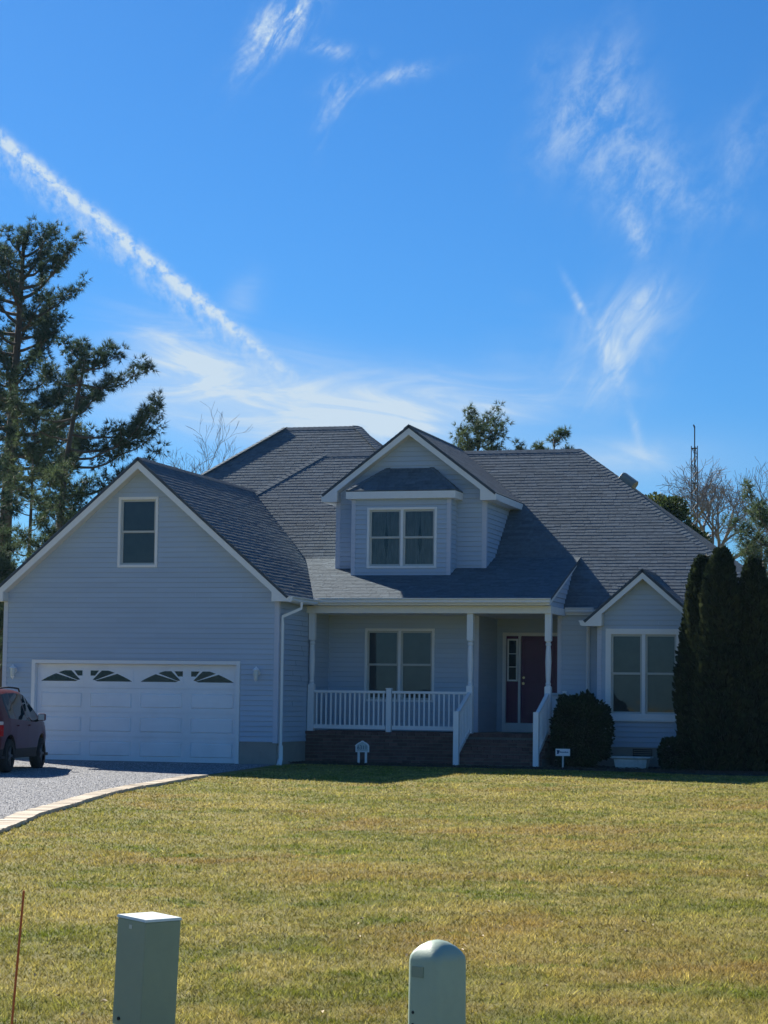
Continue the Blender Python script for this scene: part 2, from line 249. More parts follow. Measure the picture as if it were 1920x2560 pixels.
# ------------------------------------------------------------------ builders
def link(o, parent=None):
    COL.objects.link(o)
    if parent is not None: o.parent = parent
    return o
def empty(name, loc=(0, 0, 0), rz=0.0):
    o = bpy.data.objects.new(name, None); o.location = loc; o.rotation_euler = (0, 0, rz); o.empty_display_size = 0.2; COL.objects.link(o); return o
def tag(o, label=None, cat=None, group=None, kind=None):
    if label: o['label'] = label
    if cat: o['category'] = cat
    if group: o['group'] = group
    if kind: o['kind'] = kind
    return o
class MB:
    def __init__(s): s.v = []; s.f = []; s.t = []; s.tone = 1.0
    def add(s, vs, fs):
        b = len(s.v); s.v += [tuple(p) for p in vs]; s.t += [s.tone] * len(vs); s.f += [tuple(b + i for i in f) for f in fs]; return s
    def box(s, x0, x1, y0, y1, z0, z1):
        return s.hexa([(x0, y0, z0), (x1, y0, z0), (x1, y1, z0), (x0, y1, z0), (x0, y0, z1), (x1, y0, z1), (x1, y1, z1), (x0, y1, z1)])
    def hexa(s, p): return s.add(p, [(3, 2, 1, 0), (4, 5, 6, 7), (0, 1, 5, 4), (1, 2, 6, 5), (2, 3, 7, 6), (3, 0, 4, 7)])
    def prism(s, poly, ext):
        n = len(poly); e = Vector(ext); a = [Vector(p) for p in poly]
        return s.add(a + [p + e for p in a], [tuple(range(n))[::-1], tuple(range(n, 2 * n))] + [(i, (i + 1) % n, n + (i + 1) % n, n + i) for i in range(n)])
    def tube(s, pts, rad, n=6, cap=True):
        pts = [Vector(p) for p in pts]; k = len(pts)
        rad = rad if hasattr(rad, '__len__') else [rad] * k
        vs = []; ref = None
        for i in range(k):
            d = (pts[min(i + 1, k - 1)] - pts[max(i - 1, 0)]).normalized()
            if ref is None: ref = Vector((0, 0, 1)) if abs(d.z) < 0.9 else Vector((1, 0, 0))
            a = d.cross(ref).normalized(); b = d.cross(a).normalized(); ref = -b if False else ref
            for j in range(n):
                w = 2 * math.pi * j / n; vs.append(pts[i] + a * (math.cos(w) * rad[i]) + b * (math.sin(w) * rad[i]))
        fs = [(i * n + j, i * n + (j + 1) % n, (i + 1) * n + (j + 1) % n, (i + 1) * n + j) for i in range(k - 1) for j in range(n)]
        if cap: fs += [tuple(range(n))[::-1], tuple(range((k - 1) * n, k * n))]
        return s.add(vs, fs)
    def lathe(s, prof, c=(0, 0, 0), n=12, sq=False):
        """profile of (radius, z); sq gives a square section with radius as half-width"""
        vs = []
        for r, z in prof:
            for j in range(n):
                w = 2 * math.pi * (j + 0.5) / n; vs.append((c[0] + r * math.cos(w), c[1] + r * math.sin(w), c[2] + z))
        k = len(prof)
        fs = [(i * n + j, i * n + (j + 1) % n, (i + 1) * n + (j + 1) % n, (i + 1) * n + j) for i in range(k - 1) for j in range(n)] + [tuple(range(n))[::-1], tuple(range((k - 1) * n, k * n))]
        return s.add(vs, fs)
    def mesh(s, name, m=None, smooth=False):
        me = bpy.data.meshes.new(name); me.from_pydata(s.v, [], s.f); me.update()
        if any(abs(x - 1.0) > 1e-6 for x in s.t):
            at = me.attributes.new('tone', 'FLOAT', 'POINT'); at.data.foreach_set('value', s.t)
        if m: me.materials.append(M[m])
        if smooth: me.polygons.foreach_set('use_smooth', [True] * len(me.polygons))
        return me
    def build(s, name, m, parent=None, smooth=False): return link(bpy.data.objects.new(name, s.mesh(name, m, smooth)), parent)
def bevel(o, w=0.01, seg=2):
    b = o.modifiers.new('bevel', 'BEVEL'); b.width = w; b.segments = seg; b.limit_method = 'ANGLE'; return o
def raw_mesh(name, co, tri, m, tone=None, parent=None, kind=None):
    """fast triangle soup from arrays"""
    co = np.ascontiguousarray(co, np.float32); tri = np.ascontiguousarray(tri, np.int32)
    me = bpy.data.meshes.new(name); me.vertices.add(len(co)); me.vertices.foreach_set('co', co.ravel())
    me.loops.add(tri.size); me.loops.foreach_set('vertex_index', tri.ravel())
    me.polygons.add(len(tri)); me.polygons.foreach_set('loop_start', np.arange(0, tri.size, 3, dtype=np.int32))
    me.update(calc_edges=True)
    if tone is not None:
        at = me.attributes.new('tone', 'FLOAT', 'POINT'); at.data.foreach_set('value', np.ascontiguousarray(tone, np.float32))
    me.materials.append(M[m]); o = link(bpy.data.objects.new(name, me), parent)
    if kind: o['kind'] = kind
    return o
def clip_half(poly, a, b, c):
    """keep the side a*u+b*v<=c of a 2-D polygon"""
    out = []
    for i in range(len(poly)):
        p, q = poly[i], poly[(i + 1) % len(poly)]; dp = a * p[0] + b * p[1] - c; dq = a * q[0] + b * q[1] - c
        if dp <= 0: out.append(p)
        if (dp < 0 < dq) or (dq < 0 < dp):
            t = dp / (dp - dq); out.append((p[0] + t * (q[0] - p[0]), p[1] + t * (q[1] - p[1])))
    return out
def area2(p): return 0.5 * abs(sum(p[i][0] * p[(i + 1) % len(p)][1] - p[(i + 1) % len(p)][0] * p[i][1] for i in range(len(p))))
def minus_rect(polys, r):
    u0, u1, v0, v1 = r; out = []
    for p in polys:
        L = clip_half(p, 1, 0, u0); Rr = clip_half(p, -1, 0, -u1); mid = clip_half(clip_half(p, -1, 0, -u0), 1, 0, u1) if len(p) > 2 else []
        lo = clip_half(mid, 0, 1, v0) if len(mid) > 2 else []; hi = clip_half(mid, 0, -1, -v1) if len(mid) > 2 else []
        out += [q for q in (L, Rr, lo, hi) if len(q) > 2 and area2(q) > 1e-5]
    return out
def clip_convex(poly, clip):
    s = sum(clip[i][0] * clip[(i + 1) % len(clip)][1] - clip[(i + 1) % len(clip)][0] * clip[i][1] for i in range(len(clip)))
    c = clip if s > 0 else clip[::-1]
    for i in range(len(c)):
        p, q = c[i], c[(i + 1) % len(c)]; a, b = (q[1] - p[1]), -(q[0] - p[0])
        poly = clip_half(poly, a, b, a * p[0] + b * p[1])
        if len(poly) < 3: return []
    return poly

# ------------------------------------------------------------------ ground
def gz(y): return 0.0 if y > 0 else -0.10 * (1 - math.exp(y / 4)) - 0.005 * (-y)
def gzv(y): return np.where(y > 0, 0.0, -0.10 * (1 - np.exp(np.minimum(y, 0) / 4)) + 0.005 * np.minimum(y, 0))
g = MB()
ys = [-800, -400, -120, -70] + list(np.arange(-56, 0.1, 2.0)) + [2, 8, 30, 100, 400, 800]
xs = [-800, -300, -80, -30, -10, 5, 20, 40, 90, 300, 800]
for y in ys:
    for x in xs: g.v.append((x, y, gz(max(y, -56)) - 0.004)); g.t.append(1.0)
nx = len(xs)
for j in range(len(ys) - 1):
    for i in range(nx - 1): g.f.append((j * nx + i, j * nx + i + 1, (j + 1) * nx + i + 1, (j + 1) * nx + i))
tag(g.build('ground', 'lawn'), 'patchy winter lawn in front of the house', kind='structure')
rd = MB()
rd.add([(-300, -52, gz(-52) + .004), (300, -52, gz(-52) + .004), (300, -44.2, gz(-44.2) + .004), (-300, -44.2, gz(-44.2) + .004)], [(0, 1, 2, 3)])
tag(rd.build('road', 'asphalt'), kind='structure')

# driveway: a gravel sheet with its right edge curving away towards the street
EDGE = [(0.02, -0.4), (0.06, -2.4), (0.2, -5.56), (0.36, -7.06), (0.72, -9.37), (0.92, -10.9), (1.32, -12.96), (1.78, -14.85), (2.30, -16.77), (2.90, -19.2), (3.42, -20.8), (4.5, -24.3), (5.9, -28.6), (7.4, -33.0), (9.2, -38.4), (11.1, -44.2)]
def edge_x(y):
    for (x0, y0), (x1, y1) in zip(EDGE, EDGE[1:]):
        if y <= y0 and y >= y1: return x0 + (x1 - x0) * (y - y0) / (y1 - y0)
    return EDGE[0][0] if y > EDGE[0][1] else EDGE[-1][0]
dm = MB(); dys = list(np.arange(-44.2, -0.1, 0.9)) + [0.1]
for y in dys:
    ex = edge_x(min(y, -0.4)); w = 7.4 if y > -14 else max(5.0, 7.4 - 0.25 * (-14 - y))
    for k in range(5): dm.v.append((ex - w * (1 - k / 4), y, gz(y) + 0.006)); dm.t.append(1.0)
for j in range(len(dys) - 1):
    for i in range(4): dm.f.append((j * 5 + i, j * 5 + i + 1, j * 5 + 6 + i, j * 5 + 5 + i))
drive = tag(dm.build('driveway', 'gravel_base'), kind='structure')
# crushed stone lying on it
n = 60000
yy = -0.3 - 24.5 * RNG.random(n) ** 1.0; xx = np.array([edge_x(y) for y in yy]) - 0.05 - 6.6 * RNG.random(n) ** 1.2
s = 0.006 + 0.011 * RNG.random(n); oc = np.array([(1, 0, 0), (-.5, .87, 0), (-.5, -.87, 0), (0, 0, .8)], float)
rot = RNG.random(n) * 6.28; ca, sa = np.cos(rot), np.sin(rot)
pv = np.empty((n, 4, 3)); base = oc[None] * s[:, None, None] * (0.7 + 0.6 * RNG.random((n, 4, 1)))
pv[:, :, 0] = xx[:, None] + base[:, :, 0] * ca[:, None] - base[:, :, 1] * sa[:, None]; pv[:, :, 1] = yy[:, None] + base[:, :, 0] * sa[:, None] + base[:, :, 1] * ca[:, None]
pv[:, :, 2] = gzv(yy)[:, None] + 0.007 + base[:, :, 2]
tri = (np.arange(n)[:, None, None] * 4 + np.array([(0, 1, 3), (1, 2, 3), (2, 0, 3)])[None]).reshape(-1, 3)
raw_mesh('gravel', pv.reshape(-1, 3), tri, 'gravel', np.repeat(0.45 + 0.95 * RNG.random(n), 4), kind='stuff')
# tan pavers set along the edge, one piece each
acc = 0.0; pm = []
for (x0, y0), (x1, y1) in zip(EDGE[2:-3], EDGE[3:-2]):
    a, b = Vector((x0, y0)), Vector((x1, y1)); L = (b - a).length; d = (b - a) / L; nrm = Vector((-d.y, d.x))
    while acc < L:
        p = a + d * acc; pm.append((p, d, nrm)); acc += 0.212
    acc -= L
for p, d, nrm in pm:
    q = MB(); w0 = random.uniform(-.012, .012); h = 0.045 + random.uniform(-.004, .006); z = gz(p.y) - .03; tw = random.uniform(-.03, .03)
    dd = (d + nrm * tw).normalized(); c = [p - nrm * (.02 + w0), p + nrm * (.30 + w0)]
    pts = [c[0], c[1], c[1] + dd * 0.204, c[0] + dd * 0.204]; ctr = sum(pts, Vector((0, 0))) / 4
    q.hexa([(v.x, v.y, z) for v in pts] + [(ctr.x + (v.x - ctr.x) * .965, ctr.y + (v.y - ctr.y) * .965, z + .03 + h) for v in pts])
    q.build('paver', 'paver', drive)
# planting bed of mulch against the house
bd = MB(); bx = [(0.02, 0.75), (1.2, 0.70), (2.6, 0.62), (3.7, 0.55), (5.75, 0.45), (6.6, 0.30), (8.0, 0.05), (9.2, -0.45), (10.6, -0.5), (11.6, 0.2), (11.9, 2.0)]
for x, y in bx: bd.v.append((x, y, gz(y) + 0.012)); bd.t.append(1)
for x, y in bx: bd.v.append((x, 3.95, 0.05)); bd.t.append(1)
k = len(bx); bd.f += [(i, i + 1, k + i + 1, k + i) for i in range(k - 1)]
tag(bd.build('mulch_bed', 'mulch'), kind='structure')
n = 9000; xx = 0.05 + 11.5 * RNG.random(n); fr = np.interp(xx, [p[0] for p in bx], [p[1] for p in bx]); yy = fr + (3.7 - fr) * RNG.random(n) ** 1.5
rot = RNG.random(n) * 6.28; L = 0.02 + 0.05 * RNG.random(n); wv = 0.006 + 0.008 * RNG.random(n); zz_ = 0.02 + 0.03 * RNG.random(n) + np.where(yy < 0, gzv(yy), 0)
pv = np.stack([np.stack([xx + np.cos(rot) * L, yy + np.sin(rot) * L, zz_ + .01 * RNG.random(n)], 1), np.stack([xx - np.sin(rot) * wv, yy + np.cos(rot) * wv, zz_ + .015], 1), np.stack([xx - np.cos(rot) * L, yy - np.sin(rot) * L, zz_], 1)], 1)
raw_mesh('mulch', pv.reshape(-1, 3), np.arange(3 * n).reshape(-1, 3), 'mulch', kind='stuff')
# ------------------------------------------------------------------ the house
house = tag(empty('house'), 'blue-grey sided two-storey house with attached garage, front porch and dormer', 'house')
EXP = 0.114; BOARDS = []        # every siding board: (mesh, its wall, corner count)
def frame3(o, u, nrm):
    """(u, z, off) -> world: along u from o, up z, off along the outward normal"""
    o, u, nrm = Vector(o), Vector(u), Vector(nrm)
    return lambda a, z, off=0.0: (o.x + u.x * a + nrm.x * off, o.y + u.y * a + nrm.y * off, z)
def wall(T, poly, openings=(), name='wall', boards=True, z_from=None, parent=house, thick=0.10, mt='siding'):
    """a wall core with its openings cut out, covered course by course with lapped siding boards"""
    core = MB(); pieces = [list(poly)]
    for r in openings: pieces = minus_rect(pieces, r)
    for p in pieces:
        n = len(p); core.add([T(u, z, 0.0) for u, z in p] + [T(u, z, -thick) for u, z in p], [tuple(range(n)), tuple(range(n, 2 * n))[::-1]] + [(i, (i + 1) % n, n + (i + 1) % n, n + i) for i in range(n)])
    w = core.build(name, mt, parent)
    if not boards: return w
    zlo = min(p[1] for p in poly) if z_from is None else z_from; zhi = max(p[1] for p in poly); z = zlo
    while z < zhi - 0.012:
        z1 = min(z + EXP, zhi)
        strip = clip_half(clip_half(list(poly), 0, -1, -z), 0, 1, z1)
        parts = [strip] if len(strip) > 2 else []
        for r in openings: parts = minus_rect(parts, r)
        for p in parts:
            if area2(p) < 2e-4: continue
            p = clip_half(p, 0, -1, -(z + .010))
            if len(p) < 3: continue
            us = [q[0] for q in p]; cuts = []; c0 = min(us) + random.uniform(.9, 3.4)
            while c0 < max(us) - .5: cuts.append(c0); c0 += 3.66
            lap = [p]
            for c0 in cuts: lap = lap[:-1] + [clip_half(lap[-1], 1, 0, c0), clip_half(lap[-1], -1, 0, -c0 - .002)]
            for k_, p in enumerate(lap):
                if len(p) < 3: continue
                off = lambda v: 0.003 + .0022 * (k_ % 2) + 0.023 * (1 - (v - z) / EXP)
                n = len(p); b = MB(); b.add([T(u, v, off(v)) for u, v in p] + [T(u, v, 0.0005) for u, v in p], [tuple(range(n))] + [(i, (i + 1) % n, n + (i + 1) % n, n + i) for i in range(n)])
                BOARDS.append((b, w, n))
        z += EXP
    return w
def bar(T, name, u0, u1, z0, z1, o0, o1, m, parent):
    b = MB(); b.hexa([T(u0, z0, o0), T(u1, z0, o0), T(u1, z0, o1), T(u0, z0, o1), T(u0, z1, o0), T(u1, z1, o0), T(u1, z1, o1), T(u0, z1, o1)]); return b.build(name, m, parent)
def window(T, u0, u1, z0, z1, trim, units=2, name='window', parent=house, sill=False, cover='blind', mull=0.06):
    """double-hung window unit(s): casing, mullion, sashes, meeting rails, panes and what hangs behind the glass"""
    f = MB()
    def fb(mb, a0, a1, b0, b1, o0, o1): mb.hexa([T(a0, b0, o0), T(a1, b0, o0), T(a1, b0, o1), T(a0, b0, o1), T(a0, b1, o0), T(a1, b1, o0), T(a1, b1, o1), T(a0, b1, o1)])
    t = trim; po = 0.028
    fb(f, u0, u0 + t, z0, z1, -.09, po); fb(f, u1 - t, u1, z0, z1, -.09, po); fb(f, u0 + t, u1 - t, z1 - t, z1, -.09, po); fb(f, u0 + t, u1 - t, z0, z0 + t, -.09, po)
    w = f.build(name, 'white', parent); bevel(w, 0.004, 1)
    iu0, iu1, iz0, iz1 = u0 + t, u1 - t, z0 + t, z1 - t; cw = (iu1 - iu0 - mull * (units - 1)) / units
    for k in range(units - 1): bar(T, 'mullion', iu0 + cw * (k + 1) + mull * k, iu0 + (cw + mull) * (k + 1), iz0, iz1, -.08, .012, 'white', w)
    zm = (iz0 + iz1) / 2 + 0.01
    for k in range(units):
        a0 = iu0 + (cw + mull) * k; a1 = a0 + cw; s = MB(); sw = 0.045
        for (b0, b1, o) in ((zm - .02, iz1, -.022), (iz0, zm + .02, -.05)):
            fb(s, a0, a0 + sw, b0, b1, o - .025, o); fb(s, a1 - sw, a1, b0, b1, o - .025, o); fb(s, a0 + sw, a1 - sw, b1 - sw, b1, o - .025, o); fb(s, a0 + sw, a1 - sw, b0, b0 + sw, o - .025, o)
        s.build('sash', 'sash', w)
        for (b0, b1, o) in ((zm + .02, iz1 - sw, -.036), (iz0 + sw, zm - .02, -.064)):
            g_ = MB(); g_.add([T(a0 + sw, b0, o), T(a1 - sw, b0, o), T(a1 - sw, b1, o), T(a0 + sw, b1, o)], [(0, 1, 2, 3)]); g_.build('pane', 'glass', w)
        c = MB(); N = 22
        if cover == 'sheer':       # two tied-back sheer panels, gathered in folds
            for side in (0, 1):
                for i in range(N):
                    for j in range(9):
                        v = j / 8; pinch = 1 - 0.13 * math.exp(-((v - .48) / .2) ** 2); x = (i / (N - 1)) * 0.5 * pinch * cw
                        uu_ = a0 + x if side == 0 else a1 - x
                        c.v.append(T(uu_, iz0 + (iz1 - iz0) * v, -.12 + .014 * math.sin(i * 1.9 + side))); c.t.append(1)
                b0 = side * N * 9
                c.f += [(b0 + i * 9 + j, b0 + (i + 1) * 9 + j, b0 + (i + 1) * 9 + j + 1, b0 + i * 9 + j + 1) for i in range(N - 1) for j in range(8)]
            c.build('curtain', 'sheer', w, True)
        else:
            c.add([T(a0, iz0, -.12), T(a1, iz0, -.12), T(a1, iz1, -.12), T(a0, iz1, -.12)], [(0, 1, 2, 3)]); c.build('blind', 'blind', w)
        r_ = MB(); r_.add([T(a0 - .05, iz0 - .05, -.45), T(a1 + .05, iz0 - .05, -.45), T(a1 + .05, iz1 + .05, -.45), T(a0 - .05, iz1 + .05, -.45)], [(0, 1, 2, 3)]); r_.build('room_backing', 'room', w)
    if sill: bar(T, 'sill', u0 - .04, u1 + .04, z0 - .045, z0, -.02, .06, 'white', w)
    return w
def corner(x, y, z0, z1, sx, sy, w=0.085):
    """L-shaped corner post proud of both walls; sx, sy point outwards"""
    b = MB(); t = 0.022
    b.hexa([(x + a, y + c, z) for z in (z0, z1) for a, c in ((sx * t, sy * t), (-sx * w, sy * t), (-sx * w, 0), (sx * t, 0))])
    b.hexa([(x + a, y + c, z) for z in (z0, z1) for a, c in ((sx * t, -sy * .001), (sx * t, -sy * w), (0, -sy * w), (0, -sy * .001))])
    return b.build('corner_trim', 'siding_trim', house)

# ---- garage block
GW, GA, GE, GS = -6.64, 6.84, 3.70, (6.84 - 3.70) / 3.64
Tg = frame3((0, 0, 0), (1, 0, 0), (0, -1, 0))
DX0, DX1, DH = -5.84, -0.96, 2.19
gpoly = [(GW, .49), (0, .49), (0, GE + .26 - .12), (GW / 2, GA - .16), (GW, GE + .26 - .12)]
wall(Tg, gpoly, [(DX0 - .09, DX1 + .09, -1, DH + .09), (-3.875, -2.905, 4.375, 5.975)])
def piece(name, m_, *b): return MB().box(*b).build(name, m_, house)
for b_ in ((GW, DX0 - .09, 0.0, .2, -.25, .49), (DX1 + .09, 0, 0.0, .2, -.25, .49), (-.2, -.002, .201, 3.7, -.25, .488), (GW + .002, GW + .2, .201, 8, -.25, .488)): piece('foundation', 'concrete', *b_)
Tgs = frame3((0, 0, 0), (0, 1, 0), (1, 0, 0))
wall(Tgs, [(0, .49), (3.7, .49), (3.7, 3.62), (0, 3.62)])
wall(frame3((GW, 0, 0), (0, 1, 0), (-1, 0, 0)), [(0, .49), (8, .49), (8, 3.62), (0, 3.62)], boards=False)
corner(0, 0, .47, 3.6, 1, -1); corner(GW, 0, .47, 3.6, -1, -1)
window(Tg, -3.878, -2.908, 4.373, 5.976, 0.062, 1)

def gable_trim(y, cx, half, apex_z, eave_z, ret, th, bottom, depth=0.30, wall_y=None, ret_h=None):
    """white rake boards with boxed eave returns, and the soffit behind them"""
    s = (apex_z - eave_z) / half
    for sg in (-1, 1):
        ret_top = eave_z + s * ret - th
        poly = [(cx + sg * half, bottom), (cx + sg * half, eave_z - .012), (cx, apex_z - .012), (cx, apex_z - .012 - th), (cx + sg * (half - ret), ret_top), (cx + sg * (half - ret), bottom)]
        b = MB(); b.prism([(u, y - .0, z) for u, z in poly], (0, .035, 0)); o = b.build('rake_board', 'white', house)
        e = MB(); e.box(min(cx + sg * half, cx + sg * (half - ret)), max(cx + sg * half, cx + sg * (half - ret)) , y + .036, y + depth, bottom + .004, bottom + .02)
        e.hexa([(cx + sg * (half - ret), y + .036, ret_top - .0), (cx, y + .036, apex_z - .012 - th + .0), (cx, y + depth, apex_z - .012 - th), (cx + sg * (half - ret), y + depth, ret_top),
                (cx + sg * (half - ret), y + .036, ret_top + .05), (cx, y + .036, apex_z - .012 - th + .05), (cx, y + depth, apex_z - .012 - th + .05), (cx + sg * (half - ret), y + depth, ret_top + .05)])
        e.box(min(cx + sg * (half - ret), cx + sg * (half - ret - .012)), max(cx + sg * (half - ret), cx + sg * (half - ret - .012)), y + .036, y + depth, bottom + .022, ret_top)
        e.build('soffit', 'soffit', house)
gable_trim(-.30, GW / 2, 3.64, GA, GE, .39, .235, 3.593)

# ---- roofs: decks first, then shingles laid in courses over them
SHING = []        # every shingle: (verts, faces, tone)
def roof_plane(a, b, c, poly, name='roof', exposure=0.127, lift=0.0, thick=0.05):
    """a: a point on the eave, b: unit along the eave, c: unit up the slope; poly in (s, t) from a"""
    a, b, c = Vector(a), Vector(b).normalized(), Vector(c).normalized(); nrm = b.cross(c)
    if nrm.z < 0: nrm = -nrm
    P = lambda s, t, h=0.0: a + b * s + c * t + nrm * h
    d = MB(); n = len(poly)
    d.add([P(s, t, -.006) for s, t in poly] + [P(s, t, -.006 - thick) for s, t in poly], [tuple(range(n)), tuple(range(n, 2 * n))[::-1]] + [(i, (i + 1) % n, n + (i + 1) % n, n + i) for i in range(n)])
    d.build(name, 'deck', house)
    smin, smax = min(p[0] for p in poly), max(p[0] for p in poly); t = min(p[1] for p in poly); tmax = max(p[1] for p in poly)
    while t < tmax - .01:
        s = smin - random.uniform(0, .3); L = exposure + .02; jit = random.uniform(-.003, .003)
        while s < smax:
            w = random.choice((.16, .19, .23, .27, .31, .36)) * random.uniform(.92, 1.08); hi = random.choice((.0062, .0068, .0075, .008))
            drop = random.choice((0.0, 0.0, 0.002, 0.016))
            rect = [(s + .003, t - drop), (s + w - .003, t - drop), (s + w - .003, t + L), (s + .003, t + L)]
            q = clip_convex(rect, poly)
            if len(q) > 2 and area2(q) > 6e-4:
                k = len(q); top = [P(x, y, .002 + hi * max(0.0, 1 - (y - t + drop) / (L + drop)) + lift) for x, y in q]; low = [P(x, y, -.006 + lift) for x, y in q]
                SHING.append((top + low, [tuple(range(k))] + [(i, k + i, k + (i + 1) % k, (i + 1) % k) for i in range(k)], random.gauss(1.0, .07)))
            s += w
        t += exposure
def caps(p, q, n1, n2, w=.15):
    """cap shingles folded over a ridge or hip from p up to q; n1, n2 point down each side"""
    p, q, n1, n2 = Vector(p), Vector(q), Vector(n1).normalized(), Vector(n2).normalized(); L = (q - p).length; d = (q - p) / L; t = 0
    up = Vector((0, 0, 1))
    while t < L:
        l = min(.19, L - t + .03); a, b = p + d * t + up * .024, p + d * (t + l) + up * .012
        vs = [a + n1 * w, a, a + n2 * w, b + n1 * w, b, b + n2 * w]
        SHING.append((vs + [v - up * .02 for v in vs], [(0, 1, 4, 3), (1, 2, 5, 4), (0, 6, 7, 1), (1, 7, 8, 2), (0, 3, 9, 6), (2, 8, 11, 5)], random.gauss(1.03, .05)))
        t += .145
def slope_vec(dx, dy, s): return Vector((dx, dy, s)).normalized()
gl = math.sqrt(3.64 ** 2 + (GA - GE) ** 2)
# garage: right and left slopes
roof_plane((.32, -.31, GE), (0, 1, 0), (-3.64, 0, GA - GE), [(0, 0), (3.2, 0), (8.4, gl), (0, gl)], 'garage_roof')
roof_plane((GW - .32, -.31, GE), (0, 1, 0), (3.64, 0, GA - GE), [(0, 0), (8.4, 0), (8.4, gl), (0, gl)], 'garage_roof')
caps((GW / 2, -.31, GA), (GW / 2, 8.0, GA), (1, 0, -.86), (-1, 0, -.86))
# main roof
MS = 0.833; RY, RZ, RXL, RXR = 8.70, 7.88, -1.83, 5.065; EY, EZ = 3.55, 3.60; ml = math.hypot(RY - EY, RZ - EZ); HX = RXR + 1.333 * (RZ - EZ)
def tm(y): return ml * (y - EY) / (RY - EY)
roof_plane((0, EY, EZ), (1, 0, 0), (0, RY - EY, RZ - EZ), [(-3.4, 0), (HX, 0), (RXR, ml), (RXL, ml), (-3.4, tm(7.13))], 'main_roof')
rl = math.hypot(HX - RXR, RZ - EZ)
roof_plane((HX, EY, EZ), (0, 1, 0), (RXR - HX, 0, RZ - EZ), [(0, 0), (2 * (RY - EY), 0), (RY - EY, rl)], 'main_roof')
bk = MB(); bk.add([(RXL, RY, RZ), (RXR, RY, RZ), (HX, 2 * RY - EY, EZ), (-3.4, 2 * RY - EY, EZ), (-3.4, 7.13, 6.57), (-3.4, 10.27, 6.57)], [(0, 1, 2, 3), (0, 4, 5)]); bk.build('main_roof', 'deck', house)
caps((RXL, RY, RZ), (RXR, RY, RZ), (0, -1, -.83), (0, 1, -.83)); caps((HX, EY, EZ), (RXR, RY, RZ), (-1, -.25, -.25), (.3, 1, -.25)); caps((-3.3, 7.23, 6.655), (RXL, RY, RZ), (-.3, 1, -.1), (1, -.35, -.25))
# higher hip roof behind
BY, BZ, BX0, BX1, BE = 10.45, 8.82, -3.53, -1.39, 5.5; bd_ = (BZ - BE) / MS; bl = math.hypot(bd_, BZ - BE)
roof_plane((0, BY - bd_, BE), (1, 0, 0), (0, bd_, BZ - BE), [(BX0 - bd_, 0), (BX1 + bd_, 0), (BX1, bl), (BX0, bl)], 'rear_roof')
bk = MB(); bk.add([(BX0, BY, BZ), (BX1, BY, BZ), (BX1 + bd_, BY + bd_, BE), (BX0 - bd_, BY + bd_, BE), (BX0 - bd_, BY - bd_, BE), (BX1 + bd_, BY - bd_, BE)], [(0, 1, 2, 3), (0, 3, 4), (1, 5, 2)]); bk.build('rear_roof', 'deck', house)
caps((BX0, BY, BZ), (BX1, BY, BZ), (0, -1, -.83), (0, 1, -.83)); caps((BX0 - 2.6, BY - 2.6, BZ - 2.6 * MS), (BX0, BY, BZ), (1, -.6, 0), (-.6, 1, -.2)); caps((BX1 + 1.6, BY - 1.6, BZ - 1.6 * MS), (BX1, BY, BZ), (-1, -.6, 0), (.6, 1, -.2))
# porch roof of lower pitch
PZ, PY0, PY1 = 3.76, 1.70, 5.12; PS = 0.332; pl = math.hypot(PY1 - PY0, PS * (PY1 - PY0))
roof_plane((0, PY0, PZ), (1, 0, 0), (0, 1, PS), [(-1.3, 0), (5.79, 0), (5.79, pl), (-1.3, pl)], 'porch_roof')
# dormer
DCX, DHALF, DAZ, DEZ, DYW = 1.853, 2.15, 7.984, 6.343, 4.20; dsl = math.hypot(DHALF, DAZ - DEZ)
for sg in (1, -1):
    roof_plane((DCX + sg * DHALF, 3.89, DEZ), (0, 1, 0), (-sg * DHALF, 0, DAZ - DEZ), [(0, 0), (3.05, 0), (4.95, dsl), (0, dsl)], 'dormer_roof')
caps((DCX, 3.89, DAZ), (DCX, 8.75, DAZ), (1, 0, -.76), (-1, 0, -.76))
gable_trim(3.90, DCX, DHALF, DAZ, DEZ, .386, .215, 6.172)
# bay gable
BCX, BH, BAZ, BEZ, BYW = 7.67, 1.336, 4.457, 3.295, 3.00; bsl = math.hypot(BH, BAZ - BEZ)
for sg in (1, -1):
    roof_plane((BCX + sg * BH, 2.69, BEZ), (0, 1, 0), (-sg * BH, 0, BAZ - BEZ), [(0, 0), (.85, 0), (1.95, bsl), (0, bsl)], 'bay_roof')
caps((BCX, 2.69, BAZ), (BCX, 4.5, BAZ), (1, 0, -.86), (-1, 0, -.86))
gable_trim(2.70, BCX, BH, BAZ, BEZ, .41, .20, 3.18)
# hood roof over the dormer's window bump
UX0, UX1, UY, UZ0, UZ1 = .584, 2.97, 3.60, 4.20, 6.17; hz, hy = 6.385, 3.45; hl = math.hypot(4.2 - hy, 6.99 - hz); fx0, fx1 = .455, 3.13
roof_plane((0, hy, hz), (1, 0, 0), (0, 4.2 - hy, 6.99 - hz), [(fx0, 0), (fx1, 0), (2.392, hl), (1.244, hl)], 'hood_roof')
sdl = math.hypot(fx1 - 2.392, 6.99 - hz)
roof_plane((fx1, hy, hz), (0, 1, 0), (2.392 - fx1, 0, 6.99 - hz), [(0, 0), (.75, 0), (.75, sdl)], 'hood_roof')
roof_plane((fx0, hy, hz), (0, 1, 0), (1.244 - fx0, 0, 6.99 - hz), [(0, 0), (.75, 0), (.75, sdl)], 'hood_roof')
caps((fx1, hy, hz), (2.392, 4.2, 6.99), (-1, -.1, 0), (.1, 1, 0), .09); caps((fx0, hy, hz), (1.244, 4.2, 6.99), (1, -.1, 0), (-.1, 1, 0), .09)
